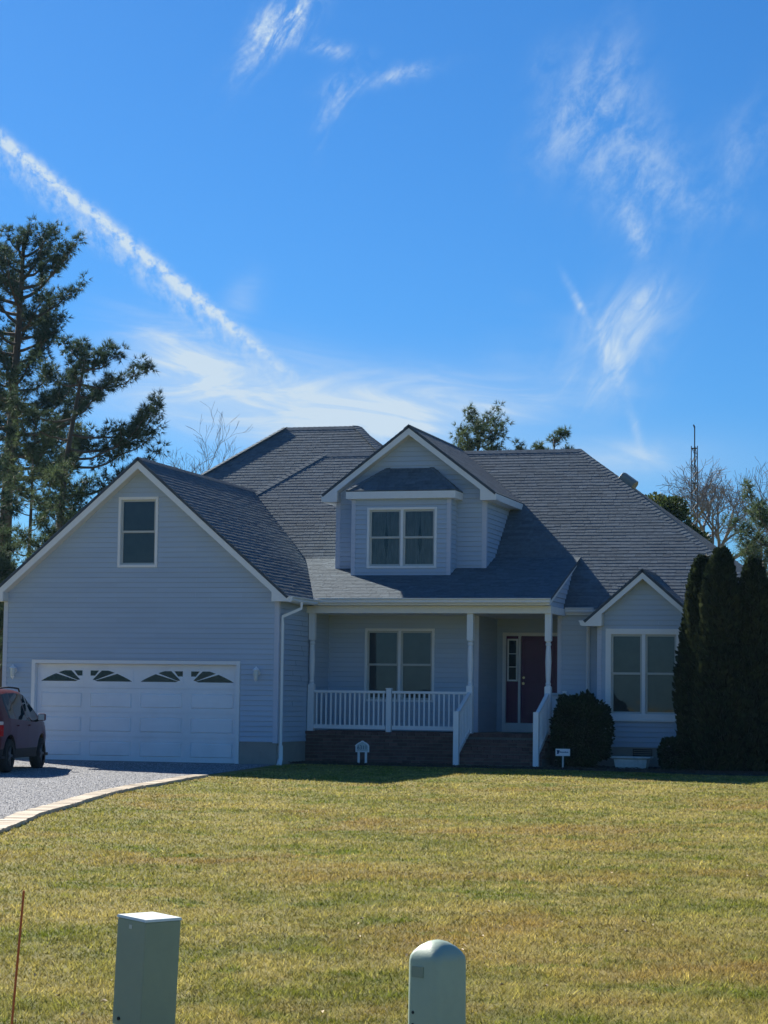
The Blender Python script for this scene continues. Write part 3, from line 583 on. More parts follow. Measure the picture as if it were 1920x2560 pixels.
hf = MB(); hf.box(fx0, fx1, hy, hy + .03, 6.195, 6.365); hf.box(fx0, fx0 + .03, hy + .031, 4.19, 6.195, 6.365); hf.box(fx1 - .03, fx1, hy + .031, 4.19, 6.195, 6.365); hf.box(fx0 + .031, fx1 - .031, hy + .031, 4.19, 6.195, 6.21); hf.build('hood_fascia', 'white', house)
# pick the 300 shingles that show largest as single pieces; the rest stay joined
def proj2(v):
    d = Vector(v) - Vector(CAM_POS); z = d.dot(C_F); return (d.dot(C_R) / z, d.dot(C_U) / z)
def seen(sh):
    c = sh[0][0]; q = proj2(c)
    if abs(q[0]) > .171 or abs(q[1]) > .228 or (c.y < 5.2 and c.x > 8.6): return 0
    if c.y > 8.6 or (c.x < GW / 2 + .1 and c.y < 8.5): return 0
    return area2([proj2(sh[0][i]) for i in sh[1][0]])
rank = sorted(range(len(SHING)), key=lambda i: -seen(SHING[i])); single = set(rank[:300])
rest = MB()
shp = empty('roof_shingles'); shp.parent = house
for i, (vs, fs, tn) in enumerate(SHING):
    tn = min(1.45, max(.6, tn)) + 1e-4
    if i in single:
        b = MB(); b.tone = tn; b.add(vs, fs); b.build('shingle', 'shingle', shp)
    else:
        rest.tone = tn; rest.add(vs, fs)
tag(rest.build('shingle_courses', 'shingle', shp), kind='stuff')

# ---- dormer walls and bump
Td = frame3((0, DYW, 0), (1, 0, 0), (0, -1, 0))
wall(Td, [(.01, 4.30), (3.69, 4.30), (3.69, 6.35), (DCX, DAZ - .17), (.01, 6.35)], [(UX0, UX1, 4.0, 6.2)], 'dormer_wall')
wall(frame3((3.69, 0, 0), (0, 1, 0), (1, 0, 0)), [(DYW, 4.30), (6.3, 5.2), (6.95, 6.26), (DYW, 6.26)], (), 'dormer_wall', z_from=4.30)
wall(frame3((.01, 0, 0), (0, 1, 0), (-1, 0, 0)), [(DYW, 4.30), (6.3, 5.2), (6.95, 6.26), (DYW, 6.26)], (), 'dormer_wall', boards=False)
corner(3.69, DYW, 4.40, 6.18, 1, -1, .09); corner(.01, DYW, 4.40, 6.18, -1, -1, .09)
for sg in (1, -1):     # side eaves of the dormer
    x = DCX + sg * DHALF; b = MB(); b.box(x - .03 if sg > 0 else x, x if sg > 0 else x + .03, 3.937, 6.9, 6.172, 6.325); b.box(min(x - sg * .031, x - sg * .30), max(x - sg * .031, x - sg * .30), 4.21, 6.8, 6.176, 6.192); b.build('eave_fascia', 'white', house)
Tb = frame3((0, UY, 0), (1, 0, 0), (0, -1, 0))
wall(Tb, [(UX0, 4.335), (UX1, 4.335), (UX1, 6.2), (UX0, 6.2)], [(.95, 2.655, 4.555, 5.995)], 'bump_wall')
wall(frame3((UX1, 0, 0), (0, 1, 0), (1, 0, 0)), [(UY, 4.335), (DYW, 4.335), (DYW, 6.2), (UY, 6.2)], (), 'bump_wall')
wall(frame3((UX0, 0, 0), (0, 1, 0), (-1, 0, 0)), [(UY, 4.335), (DYW, 4.335), (DYW, 6.2), (UY, 6.2)], (), 'bump_wall', boards=False)
corner(UX1, UY, 4.33, 6.19, 1, -1, .075); corner(UX0, UY, 4.33, 6.19, -1, -1, .075)
window(Tb, .95, 2.655, 4.555, 5.995, .055, 2, cover='sheer')

# ---- porch
WY = 3.70; AX = 3.65; DY = 5.60; AXR = 5.56; FL = .74
Tp = frame3((0, WY, 0), (1, 0, 0), (0, -1, 0))
wall(Tp, [(0, FL), (AX, FL), (AX, 3.5), (0, 3.5)], [(.905, 2.605, 1.42, 3.14)], 'porch_wall')
window(Tp, .905, 2.605, 1.42, 3.14, .055, 2, cover='blind')
wall(frame3((AX, 0, 0), (0, 1, 0), (1, 0, 0)), [(WY, FL), (DY, FL), (DY, 3.5), (WY, 3.5)], (), 'porch_wall')
wall(frame3((AXR, 0, 0), (0, 1, 0), (-1, 0, 0)), [(WY, FL), (DY, FL), (DY, 3.5), (WY, 3.5)], (), 'porch_wall', boards=False)
wall(frame3((0, DY, 0), (1, 0, 0), (0, -1, 0)), [(AX, FL), (AXR, FL), (AXR, 3.5), (AX, 3.5)], [(3.80, 5.24, 0, 3.125)], 'porch_wall')
corner(AX, WY, FL, 3.43, 1, -1, .085); corner(AXR, WY, .5, 3.5, -1, -1, .07)
b = MB(); b.box(0, AXR + .1, 2.161, WY, 3.445, 3.47); b.box(AX - .05, AXR + .05, WY + .001, DY, 3.445, 3.47); b.build('porch_ceiling', 'white', house)
b = MB(); b.box(.002, 5.74, 1.98, 2.16, 3.43, 3.60); b.box(5.58, 5.739, 2.161, 3.69, 3.432, 3.598); bevel(b.build('porch_beam', 'white', house), .006)
b = MB(); b.box(.25, 5.76, 1.70, 1.73, 3.60, 3.735); b.box(.25, 5.76, 1.731, 1.979, 3.602, 3.617); b.build('porch_fascia', 'white', house)
# small sided gable closing the right end of the porch roof
Ts = frame3((5.68, 0, 0), (0, 1, 0), (1, 0, 0))
wall(Ts, [(1.74, 3.60), (3.75, 3.60), (5.1, 4.84), (5.02, 4.81), (1.74, 3.72)], (), 'porch_gable', thick=.06)
b = MB(); b.prism([(5.70, 1.66, 3.60), (5.70, 1.66, 3.725), (5.70, 5.05, 4.85), (5.70, 5.05, 4.735), (5.70, 1.80, 3.60)], (.05, 0, 0)); b.build('rake_board', 'white', house)
def gutter(p, q, out, name='gutter'):
    """K-style gutter along p-q, front face towards out"""
    p, q, o = Vector(p), Vector(q), Vector(out); prof = [(0, 0), (.055, 0), (.085, .035), (.085, .07), (.115, .105), (.115, .12), (.105, .12), (.105, .108), (.075, .075), (.075, .04), (.05, .01), (0, .01)]
    b = MB(); b.prism([p + o * u + Vector((0, 0, z)) for u, z in prof], q - p); g_ = b.build(name, 'white', house); d = (q - p).normalized() * .004
    for e in (p - d, q):
        c_ = MB(); c_.prism([e + o * u + Vector((0, 0, z)) for u, z in ((0, -.001), (.056, -.001), (.087, .034), (.087, .07), (.116, .105), (.116, .121), (0, .121))], d); c_.build('end_cap', 'white', g_)
    return g_
gutter((.30, 1.70, 3.635), (5.79, 1.70, 3.635), (0, -1, 0)); gutter((.32, -.28, 3.585), (.32, 1.58, 3.585), (1, 0, 0))
gutter((5.76, EY, 3.505), (6.40, EY, 3.505), (0, -1, 0)); gutter((6.335, 2.72, 3.185), (6.335, 3.5, 3.185), (-1, 0, 0)); gutter((9.01, EY, 3.505), (HX, EY, 3.505), (0, -1, 0))
b = MB(); b.box(.29, .32, .0, 1.69, 3.6, 3.69); b.box(.001, .289, .0, 1.69, 3.6, 3.615); b.box(5.75, HX, EY + .001, EY + .025, 3.46, 3.585); b.box(5.75, HX, EY + .026, WY, 3.46, 3.475); b.build('eave_fascia', 'white', house)
def spout(pts, w=.035, name='downspout'):
    b = MB(); b.tube(pts, w * 1.2, 4); return b.build(name, 'white', house)
spout([(.42, .32, 3.60), (.42, .32, 3.46), (.06, .09, 3.27), (.06, .09, 3.1), (.06, .09, .40)]); b = MB(); b.tube([(.06, .09, .42), (.06, .09, .12), (.10, -.10, -.02)], .062, 4); b.build('downspout_boot', 'white', house)
spout([(6.26, WY - .05, 3.19), (6.26, WY - .05, .15)])
# front entrance
Te = frame3((0, DY, 0), (1, 0, 0), (0, -1, 0))
ent = MB()
for a0, a1, b0, b1 in ((3.80, 3.88, FL, 3.12), (5.16, 5.24, FL, 3.12), (3.881, 5.159, 3.04, 3.119), (4.19, 4.245, .955, 3.039), (3.881, 5.159, FL, .954)):
    ent.hexa([Te(a0, b0, -.10), Te(a1, b0, -.10), Te(a1, b0, .03), Te(a0, b0, .03), Te(a0, b1, -.10), Te(a1, b1, -.10), Te(a1, b1, .03), Te(a0, b1, .03)])
ent = ent.build('door_frame', 'white', house); tag(ent, 'cream painted frame round the plum front door')
dr = bar(Te, 'door', 4.247, 5.158, .956, 3.038, -.08, -.04, 'plum', house); tag(dr, 'dark plum front door')
for k in range(2):
    for (b0, b1) in ((1.15, 1.75), (1.90, 2.45), (2.56, 2.90)): bevel(bar(Te, 'raised_panel', 4.35 + .39 * k, 4.66 + .39 * k, b0, b1, -.0395, -.028, 'plum', dr), .01, 1)
kn = MB(); kn.tube([Te(4.315, 1.90, -.04), Te(4.315, 1.90, .03)], .014, 8); kn.tube([Te(4.315, 1.90, .012), Te(4.315, 1.90, .05)], [.034, .026], 10); kn.build('door_knob', 'brass', dr)
kn = MB(); kn.tube([Te(4.315, 2.04, -.04), Te(4.315, 2.04, -.01)], .028, 10); kn.build('deadbolt', 'brass', dr)
sl = bar(Te, 'sidelight', 3.882, 4.188, .956, 3.038, -.08, -.045, 'plum', house)
for a0, a1, b0, b1 in ((3.905, 3.945, 1.95, 2.97), (4.125, 4.165, 1.95, 2.97), (3.946, 4.124, 2.93, 2.969), (3.946, 4.124, 1.951, 1.99), (3.946, 4.124, 2.285, 2.305), (3.946, 4.124, 2.60, 2.62)):
    bar(Te, 'muntin', a0, a1, b0, b1, -.0445, -.025, 'white', sl)
for b0, b1 in ((1.99, 2.285), (2.305, 2.60), (2.62, 2.93)): bar(Te, 'pane', 3.946, 4.124, b0 + .001, b1 - .001, -.0445, -.035, 'dark_glass', sl)
# porch posts, turned between square ends
def porch_post(x, y):
    c = .071; b = MB(); b.box(x - c, x + c, y - c, y + c, FL - .03, 1.80); b.box(x - c, x + c, y - c, y + c, 2.82, 3.43)
    b.lathe([(.071, 1.80), (.050, 1.83), (.062, 1.86), (.048, 1.90), (.056, 2.00), (.069, 2.35), (.058, 2.62), (.048, 2.70), (.064, 2.73), (.064, 2.76), (.046, 2.78), (.071, 2.82)], (x, y, 0), 14)
    return b.build('porch_post', 'white_vinyl', house)
PP = (.106, 3.86, 5.656)
for x in PP: porch_post(x, 2.13)
def railing(p, q, z0a, z1a, z0b, z1b, name='railing', n=None, ends=(.075, .075)):
    """top and bottom rails with balusters from p to q; heights may slope"""
    p, q = Vector(p), Vector(q); L = (q - p).length; d = (q - p) / L; nr = Vector((-d.y, d.x)); a, b = p + d * ends[0], q - d * ends[1]; l2 = (b - a).length
    def rail(za, zb, w, h):
        m_ = MB(); m_.hexa([(*(a - nr * w), za), (*(b - nr * w), zb), (*(b + nr * w), zb), (*(a + nr * w), za), (*(a - nr * w), za + h), (*(b - nr * w), zb + h), (*(b + nr * w), zb + h), (*(a + nr * w), za + h)]); return m_
    r = rail(z1a - .06, z1b - .06, .045, .06).build(name, 'white_vinyl', house); bevel(r, .008, 1)
    rail(z0a, z0b, .03, .09).build('bottom_rail', 'white_vinyl', r)
    n = n or int(l2 / .112)
    for i in range(n):
        t = (i + .5) / n; c = a + d * l2 * t; za, zb = z0a + (z0b - z0a) * t + .09, z1a + (z1b - z1a) * t - .06; m_ = MB(); m_.hexa([(c.x + sx * .019, c.y + sy * .019, z) for z in (za - .02, zb + .02) for sx, sy in ((-1, -1), (1, -1), (1, 1), (-1, 1))]); m_.build('baluster', 'white_vinyl', r)
def newel(x, y, z0, z1, w=.058, cap=True):
    b = MB(); b.box(x - w, x + w, y - w, y + w, z0, z1)
    if cap: b.box(x - w - .012, x + w + .012, y - w - .012, y + w + .012, z1 + .001, z1 + .03)
    return bevel(b.build('newel_post', 'white_vinyl', house), .005, 1)
NX = 1.966; newel(NX, 2.13, FL - .02, 1.70)
railing((PP[0], 2.13), (NX, 2.13), .79, 1.665, .79, 1.665); railing((NX, 2.13), (PP[1], 2.13), .79, 1.665, .79, 1.665)
railing((PP[2], 2.13), (PP[2], 3.70), .79, 1.665, .79, 1.665, ends=(.075, .01))
for x in PP[1:]:
    newel(x - .02, 1.00, .02, 1.235, .06, False); railing((x - .02, 1.00), (x, 2.13), .25, 1.215, .735, 1.66, 'stair_railing', 8, (.062, .073))
# brick porch base and steps: every brick a piece of its own over a mortar core
core = MB(); core.box(.004, 5.74, 2.05, 3.69, -.2, .655); core.box(3.78, 5.74, 1.18, 2.049, -.2, .065)
for k, z in enumerate((.225, .39, .555)): core.box(3.79, 5.73, 1.18 + .29 * k, 2.049, z - .165 + .001 * k, z - .02)
core.box(AX + .002, AXR - .002, WY - .009, DY, -.2, .735)
base = core.build('porch_base', 'mortar', house)
def brick(x0, x1, y0, y1, z0, z1):
    j = random.uniform(-.003, .003); b = MB(); b.box(x0 + .005, x1 - .005, y0 + j, y1, z0 + .005, z1 - .005); b.build('brick', 'brick', base)
rows = 8; rh = .62 / rows
for r_ in range(rows):
    x = .004 - (.105 if r_ % 2 else 0)
    while x < 3.79:
        brick(max(x, .004), min(x + .21, 3.79), 2.03, 2.06, .03 + rh * r_, .03 + rh * (r_ + 1)); x += .21
x = .004
while x < 5.70: brick(x, min(x + .145, 5.745), 2.005 if x < 3.7 else 2.03, 2.25, .652, .738); x += .145
flo = MB(); flo.box(.004, 5.74, 2.251, 3.69, .656, .737); flo.build('porch_floor', 'brick', house)
for k, z in enumerate((.225, .39, .555)):
    y = 1.16 + .29 * k; x = 3.785
    while x < 5.70: brick(x, min(x + .145, 5.735), y - .012, y + .30, z - .02, z + .055); x += .145
    x = 3.785 - (.1 if k % 2 else 0)
    while x < 5.72:
        for h in (0, 1): brick(max(x, 3.785), min(x + .21, 5.735), y, y + .03, z - .165 + .0725 * h + .0, z - .165 + .0725 * (h + 1)); 
        x += .21
# ---- right-hand wing wall and bay
Tm = frame3((0, WY, 0), (1, 0, 0), (0, -1, 0))
wall(Tm, [(AXR, .49), (10.45, .49), (10.45, 3.52), (AXR, 3.52)], [(6.7, 8.64, .3, 3.3)], 'front_wall')
wall(frame3((10.45, 0, 0), (0, 1, 0), (1, 0, 0)), [(WY, .49), (13.5, .49), (13.5, 3.52), (WY, 3.52)], (), 'side_wall', boards=False)
b = MB(); b.box(-7.2, 2.3, 6.9, 14.1, 0, 5.5); b.box(2.301, 10.35, 12.9, 13.5, 0, 3.5); b.build('rear_wall', 'siding', house)
for b_ in ((5.75, 6.619, WY - .002, WY + .2, -.2, .488), (8.721, 10.452, WY - .002, WY + .2, -.2, .488), (10.25, 10.453, WY + .201, 13.5, -.2, .487), (6.62, 8.72, BYW + .002, BYW + .2, -.2, .488), (6.62, 6.8, BYW + .201, WY - .003, -.2, .487), (8.54, 8.719, BYW + .201, WY - .003, -.2, .487)): piece('foundation', 'concrete', *b_)
Ty = frame3((0, BYW, 0), (1, 0, 0), (0, -1, 0))
wall(Ty, [(6.62, .47), (8.72, .47), (8.72, 3.36), (BCX, BAZ - .16), (6.62, 3.36)], [(6.79, 8.52, 1.098, 3.13)], 'bay_wall')
for x, sg in ((6.62, -1), (8.72, 1)): wall(frame3((x, 0, 0), (0, 1, 0), (sg, 0, 0)), [(BYW, .47), (WY, .47), (WY, 3.3), (BYW, 3.3)], (), 'bay_wall', boards=False)
corner(6.62, BYW, .46, 3.18, -1, -1, .08); corner(8.72, BYW, .46, 3.18, 1, -1, .08); corner(10.45, WY, .46, 3.46, 1, -1, .08)
window(Ty, 6.79, 8.52, 1.098, 3.13, .125, 2, sill=True, mull=.075)
v = bar(Ty, 'foundation_vent', 7.42, 7.86, .24, .44, -.01, .012, 'black', house)
for k in range(4): bar(Ty, 'louver', 7.44, 7.84, .26 + .045 * k, .272 + .045 * k, .0125, .02, 'grey_metal', v)
bevel(bar(Tm, 'outlet_box', 5.67, 5.77, 1.62, 1.72, .017, .075, 'white', house), .01)
# metal ventilator hood on the right-hand slope of the main roof
vt = MB(); vt.prism([(0, -.25, -.12), (0, -.25, .20), (0, -.16, .26), (0, .05, .28), (0, .22, .22), (0, .25, -.12)], (.42, 0, 0)); vo = vt.build('roof_ventilator', 'grey_metal', house); vo.location = (6.10, 8.35, 7.02); vo.rotation_euler = (0, R(36), 0); bevel(vo, .02)
fl = MB(); fl.box(-.07, .49, -.31, .31, -.13, -.105); fl.build('flashing', 'white', vo)

# the 300 boards that show largest stay single pieces on their walls; the others are joined
def board_area(t):
    q = [proj2(v) for v in t[0].v[:t[2]]]
    return area2(q) if all(abs(a) < .172 for a, _ in q) or t[1].name.startswith('wall') else area2(q) * .5
brank = sorted(range(len(BOARDS)), key=lambda i: -board_area(BOARDS[i])); bsingle = set(brank[:300]); brest = MB()
for i, (b, w, _) in enumerate(BOARDS):
    if i in bsingle: b.build('siding_board', 'siding', w)
    else: brest.add(b.v, b.f)
tag(brest.build('siding_courses', 'siding', house), kind='stuff')
# ---- garage door
gt = MB()
for a0, a1, b0, b1 in ((DX0 - .085, DX0, -.02, DH + .085), (DX1, DX1 + .085, -.02, DH + .085), (DX0 + .001, DX1 - .001, DH, DH + .084)):
    gt.hexa([Tg(a0, b0, -.16), Tg(a1, b0, -.16), Tg(a1, b0, .03), Tg(a0, b0, .03), Tg(a0, b1, -.16), Tg(a1, b1, -.16), Tg(a1, b1, .03), Tg(a0, b1, .03)])
gt.build('garage_door_frame', 'white', house)
gd = bar(Tg, 'garage_door', DX0 + .001, DX1 - .001, .0, DH - .001, -.22, -.135, 'door_white', house)
sh_ = DH / 4; cwid = (DX1 - DX0) / 4
for r_ in range(4):
    zs0, zs1 = sh_ * r_ + .004, sh_ * (r_ + 1) - .006; pcs = [[(DX0 + .004, zs0), (DX1 - .004, zs0), (DX1 - .004, zs1), (DX0 + .004, zs1)]]
    if r_ < 3:
        for c_ in range(4): pcs = minus_rect(pcs, (DX0 + cwid * c_ + .10, DX0 + cwid * (c_ + 1) - .10, sh_ * r_ + .10, sh_ * (r_ + 1) - .10))
    sec = MB()
    for p in pcs:
        k = len(p); sec.add([Tg(u, z, -.112) for u, z in p] + [Tg(u, z, -.134) for u, z in p], [tuple(range(k))] + [(i, (i + 1) % k, k + (i + 1) % k, k + i) for i in range(k)])
    sec = sec.build('door_section', 'door_white', gd)
    for c_ in range(4):
        x0, x1 = DX0 + cwid * c_ + .10, DX0 + cwid * (c_ + 1) - .10; z0, z1 = sh_ * r_ + .10, sh_ * (r_ + 1) - .10
        if r_ < 3:
            q = MB(); i_ = .035
            q.add([Tg(x0, z0, -.112), Tg(x1, z0, -.112), Tg(x1, z1, -.112), Tg(x0, z1, -.112), Tg(x0 + .012, z0 + .012, -.128), Tg(x1 - .012, z0 + .012, -.128), Tg(x1 - .012, z1 - .012, -.128), Tg(x0 + .012, z1 - .012, -.128),
                   Tg(x0 + i_, z0 + i_, -.098), Tg(x1 - i_, z0 + i_, -.098), Tg(x1 - i_, z1 - i_, -.098), Tg(x0 + i_, z1 - i_, -.098)],
                  [(8, 9, 10, 11)] + [(a, (a + 1) % 4, 4 + (a + 1) % 4, 4 + a) for a in range(4)] + [(4 + a, 4 + (a + 1) % 4, 8 + (a + 1) % 4, 8 + a) for a in range(4)])
            q.build('raised_panel', 'door_white', sec)
        else:      # sunburst lites: wedges of glass between spokes fanning from the middle of each pair
            mir = c_ % 2 == 1; W_, H_ = x1 - x0, .245; zb = z0 + .05
            fr_ = MB(); fr_.hexa([Tg(x0 - .02, zb - .03, -.112), Tg(x1 + .02, zb - .03, -.112), Tg(x1 + .02, zb - .03, -.104), Tg(x0 - .02, zb - .03, -.104), Tg(x0 - .02, zb + H_ + .03, -.112), Tg(x1 + .02, zb + H_ + .03, -.112), Tg(x1 + .02, zb + H_ + .03, -.104), Tg(x0 - .02, zb + H_ + .03, -.104)])
            fo = fr_.build('lite_frame', 'door_white', sec)
            def arc(t):      # 0 at the far low corner, 1 at the fan's own top corner
                u = 1 - t; return (1 - (u ** 1.0), min(1.0, 1.25 * math.sin(math.pi / 2 * t) ** 0.9))
            O = (1.0, -.06)
            for k, (ta, tb) in enumerate(((.0, .36), (.42, .73), (.80, 1.0))):
                def inner(t, rr):
                    p = arc(t); return (O[0] + (p[0] - O[0]) * rr, O[1] + (p[1] - O[1]) * rr)
                r0 = (.17, .20, .55)[k]
                pts = [inner(ta, r0)] + [arc(ta + (tb - ta) * i / 6) for i in range(7)] + [inner(tb, r0)]
                pts = [(p[0], max(p[1], 0.0)) for p in pts]
                gx = lambda p: (x1 - p[0] * W_) if mir else (x0 + p[0] * W_)
                q = MB(); q.add([Tg(gx(p), zb + p[1] * H_, -.1025) for p in pts], [tuple(range(len(pts)))]); q.build('pane', 'dark_glass', fo)
                q = MB(); q.add([Tg(gx(p), zb + p[1] * H_, -.1032) for p in pts], [tuple(range(len(pts)))]); q.build('pane_backing', 'room', fo)
# ------------------------------------------------------------------ wall lanterns either side of the garage door
def lantern(x, z, label):
    t = tag(empty('wall_lantern', (x, -.016, z)), label, 'wall lamp', 'lanterns beside the garage door')
    b = MB(); b.tube([(0, -.001, .02), (0, -.022, .02)], .062, 14); b.build('back_plate', 'white_vinyl', t)
    b = MB(); b.tube([(0, -.02, .03), (0, -.07, .08), (0, -.10, .10)], .011, 6); b.build('arm', 'white_vinyl', t)
    b = MB(); b.lathe([(.008, .16), (.014, .15), (.030, .125), (.085, .075), (.082, .068)], (0, -.115, 0), 8); b.build('hood', 'white_vinyl', t)
    b = MB(); b.lathe([(.052, .066), (.058, .0), (.046, -.11)], (0, -.115, 0), 6); b.build('glass_body', 'frost', t)
    b = MB(); b.lathe([(.050, -.111), (.036, -.135), (.012, -.165), (.004, -.18)], (0, -.115, 0), 8); b.build('finial', 'white_vinyl', t)
lantern(-.46, 2.00, 'white coach lantern on the wall between the garage door and downspout')
lantern(-6.345, 2.00, 'white coach lantern on the wall above the parked maroon car')
# ------------------------------------------------------------------ parked car
car = tag(empty('parked_car', (-4.64, -4.90, gz(-4.9)), R(10.6)), 'dark maroon compact SUV parked nose-in before the garage door', 'car')
def lerp(x, tab):
    for (a, b), (c, d) in zip(tab, tab[1:]):
        if x <= c: return b + (d - b) * max(0.0, (x - a)) / (c - a)
    return tab[-1][1]
AXF, AXB, WR = 1.26, -1.26, .335
def z_low(y):
    z = .30 if -1.75 < y < 1.70 else .34
    for a in (AXF, AXB):
        d = abs(y - a)
        if d < .41: z = max(z, math.sqrt(.41 ** 2 - d * d) + WR)
    return z
TOP = [(-2.06, .62), (-2.03, .98), (-1.97, 1.06), (-1.86, 1.30), (-1.72, 1.54), (-1.55, 1.605), (-1.0, 1.65), (-.3, 1.66), (.25, 1.625), (.45, 1.56), (1.08, 1.10), (1.30, 1.055), (1.70, .99), (1.92, .88), (2.02, .72), (2.05, .60)]
BELT = [(-2.06, .60), (-2.03, .96), (-1.7, 1.10), (-1.3, 1.08), (0, 1.02), (1.0, .985), (1.3, .95), (1.7, .90), (1.92, .80), (2.05, .58)]
WID = [(-2.06, .62), (-2.02, .72), (-1.85, .82), (-1.3, .875), (0, .885), (1.3, .875), (1.75, .82), (1.95, .68), (2.05, .50)]
def ring(y):
    w, zb, zt, zl = lerp(y, WID), lerp(y, BELT), lerp(y, TOP), z_low(y); zt = max(zt, zb + .01); k = (zt - zb)
    zm = max(zl + .01, min(.47, zb - .05)); zs = max(zm + .01, zb - .20)
    top_w = w - min(.20, k * .36); flat = max(0.0, min(1.0, k / .5))
    return [(w * .965, zl), (w * .99, zm), (w + .012, zs), (w - .012, zb), (w - .012 - .55 * (w - top_w), zb + k * .48), (top_w, zb + k * .88), (top_w * .84, zb + k * .985), (top_w * .45, zt + .012 * flat), (0, zt + .02 * flat)]
ST = sorted(set([round(-2.06 + .06 * i, 3) for i in range(69)] + [2.05, -.045, .005, -.925, -.875, AXF, AXB]))
RG = [ring(y) for y in ST]; GLZ = ((-1.40, -.925), (-.875, -.045), (.005, .88))
def in_win(y0, y1): return any(a - 1e-3 <= y0 and y1 <= b + 1e-3 for a, b in GLZ)
body = MB(); clad = MB(); side_w = {(s_, i): MB() for s_ in (1, -1) for i in range(3)}; ws = MB(); rw = MB()
for i in range(len(ST) - 1):
    y0, y1 = ST[i], ST[i + 1]
    for s_ in (1, -1):
        for j in range(8):
            q = [(s_ * RG[i][j][0], y0, RG[i][j][1]), (s_ * RG[i + 1][j][0], y1, RG[i + 1][j][1]), (s_ * RG[i + 1][j + 1][0], y1, RG[i + 1][j + 1][1]), (s_ * RG[i][j + 1][0], y0, RG[i][j + 1][1])]
            if s_ < 0: q = q[::-1]
            if j == 0: tgt = clad
            elif j in (3, 4) and in_win(y0, y1):
                tgt = side_w[(s_, [k for k, (a, b) in enumerate(GLZ) if a - 1e-3 <= y0 and y1 <= b + 1e-3][0])]
            elif j >= 5 and .44 < y0 and y1 < 1.10: tgt = ws
            elif j >= 4 and -1.96 < y0 and y1 < -1.70: tgt = rw
            else: tgt = body
            tgt.add(q, [(0, 1, 2, 3)])
def weld(o):
    bm = bmesh.new(); bm.from_mesh(o.data); bmesh.ops.remove_doubles(bm, verts=bm.verts, dist=.0015); bmesh.ops.recalc_face_normals(bm, faces=bm.faces)
    for f in bm.faces: f.smooth = True
    bm.to_mesh(o.data); bm.free(); return o
weld(body.build('body', 'car_paint', car)); weld(clad.build('lower_cladding', 'car_trim', car))
for (s_, k), mb in side_w.items(): weld(mb.build('side_window', 'car_glass', car))
weld(ws.build('windscreen', 'car_glass', car)); weld(rw.build('rear_window', 'car_glass', car))
b = MB(); b.box(-.84, .84, -1.9, 1.9, .28, .34); b.build('floor_pan', 'car_trim', car)
for sx in (-.38, .38):
    for y in (.12, -.85):
        b = MB(); b.box(sx - .24, sx + .24, y - .28, y + .25, .45, .68); b.hexa([(sx - .23, y - .38, .62), (sx + .23, y - .38, .62), (sx + .23, y - .24, .62), (sx - .23, y - .24, .62), (sx - .20, y - .46, 1.15), (sx + .20, y - .46, 1.15), (sx + .20, y - .36, 1.15), (sx - .20, y - .36, 1.15)]); b.box(sx - .12, sx + .12, y - .47, y - .37, 1.18, 1.36); bevel(b.build('seat', 'car_trim', car), .04)
def wheel(x, y, s_):
    o = empty('wheel', (x, y, WR)); o.parent = car
    t = MB(); prof = [(.20, -.10), (.29, -.105), (.325, -.085), (.335, -.05), (.335, .05), (.325, .085), (.29, .105), (.20, .10)]; N = 28
    for r_, u in prof:
        for k in range(N): t.v.append((u, r_ * math.cos(2 * math.pi * k / N), r_ * math.sin(2 * math.pi * k / N))); t.t.append(1)
    t.f += [(i * N + k, i * N + (k + 1) % N, (i + 1) * N + (k + 1) % N, (i + 1) * N + k) for i in range(len(prof) - 1) for k in range(N)]
    t.build('tyre', 'tyre', o, True)
    r_ = MB(); r_.tube([(s_ * .02, 0, 0), (s_ * .045, 0, 0)], .20, 20)
    for k in range(5):
        a = 2 * math.pi * k / 5; d, e = Vector((0, math.cos(a), math.sin(a))), Vector((0, -math.sin(a), math.cos(a)))
        r_.hexa([Vector((s_ * .046, 0, 0)) + d * p + e * q for p, q in ((.03, -.035), (.215, -.022), (.215, .022), (.03, .035))] + [Vector((s_ * .085, 0, 0)) + d * p + e * q for p, q in ((.03, -.03), (.21, -.017), (.21, .017), (.03, .03))])
    r_.tube([(s_ * .046, 0, 0), (s_ * .09, 0, 0)], .05, 12); r_.build('rim', 'alloy', o)
for y in (AXF, AXB):
    for s_ in (1, -1): wheel(s_ * .775, y, s_)
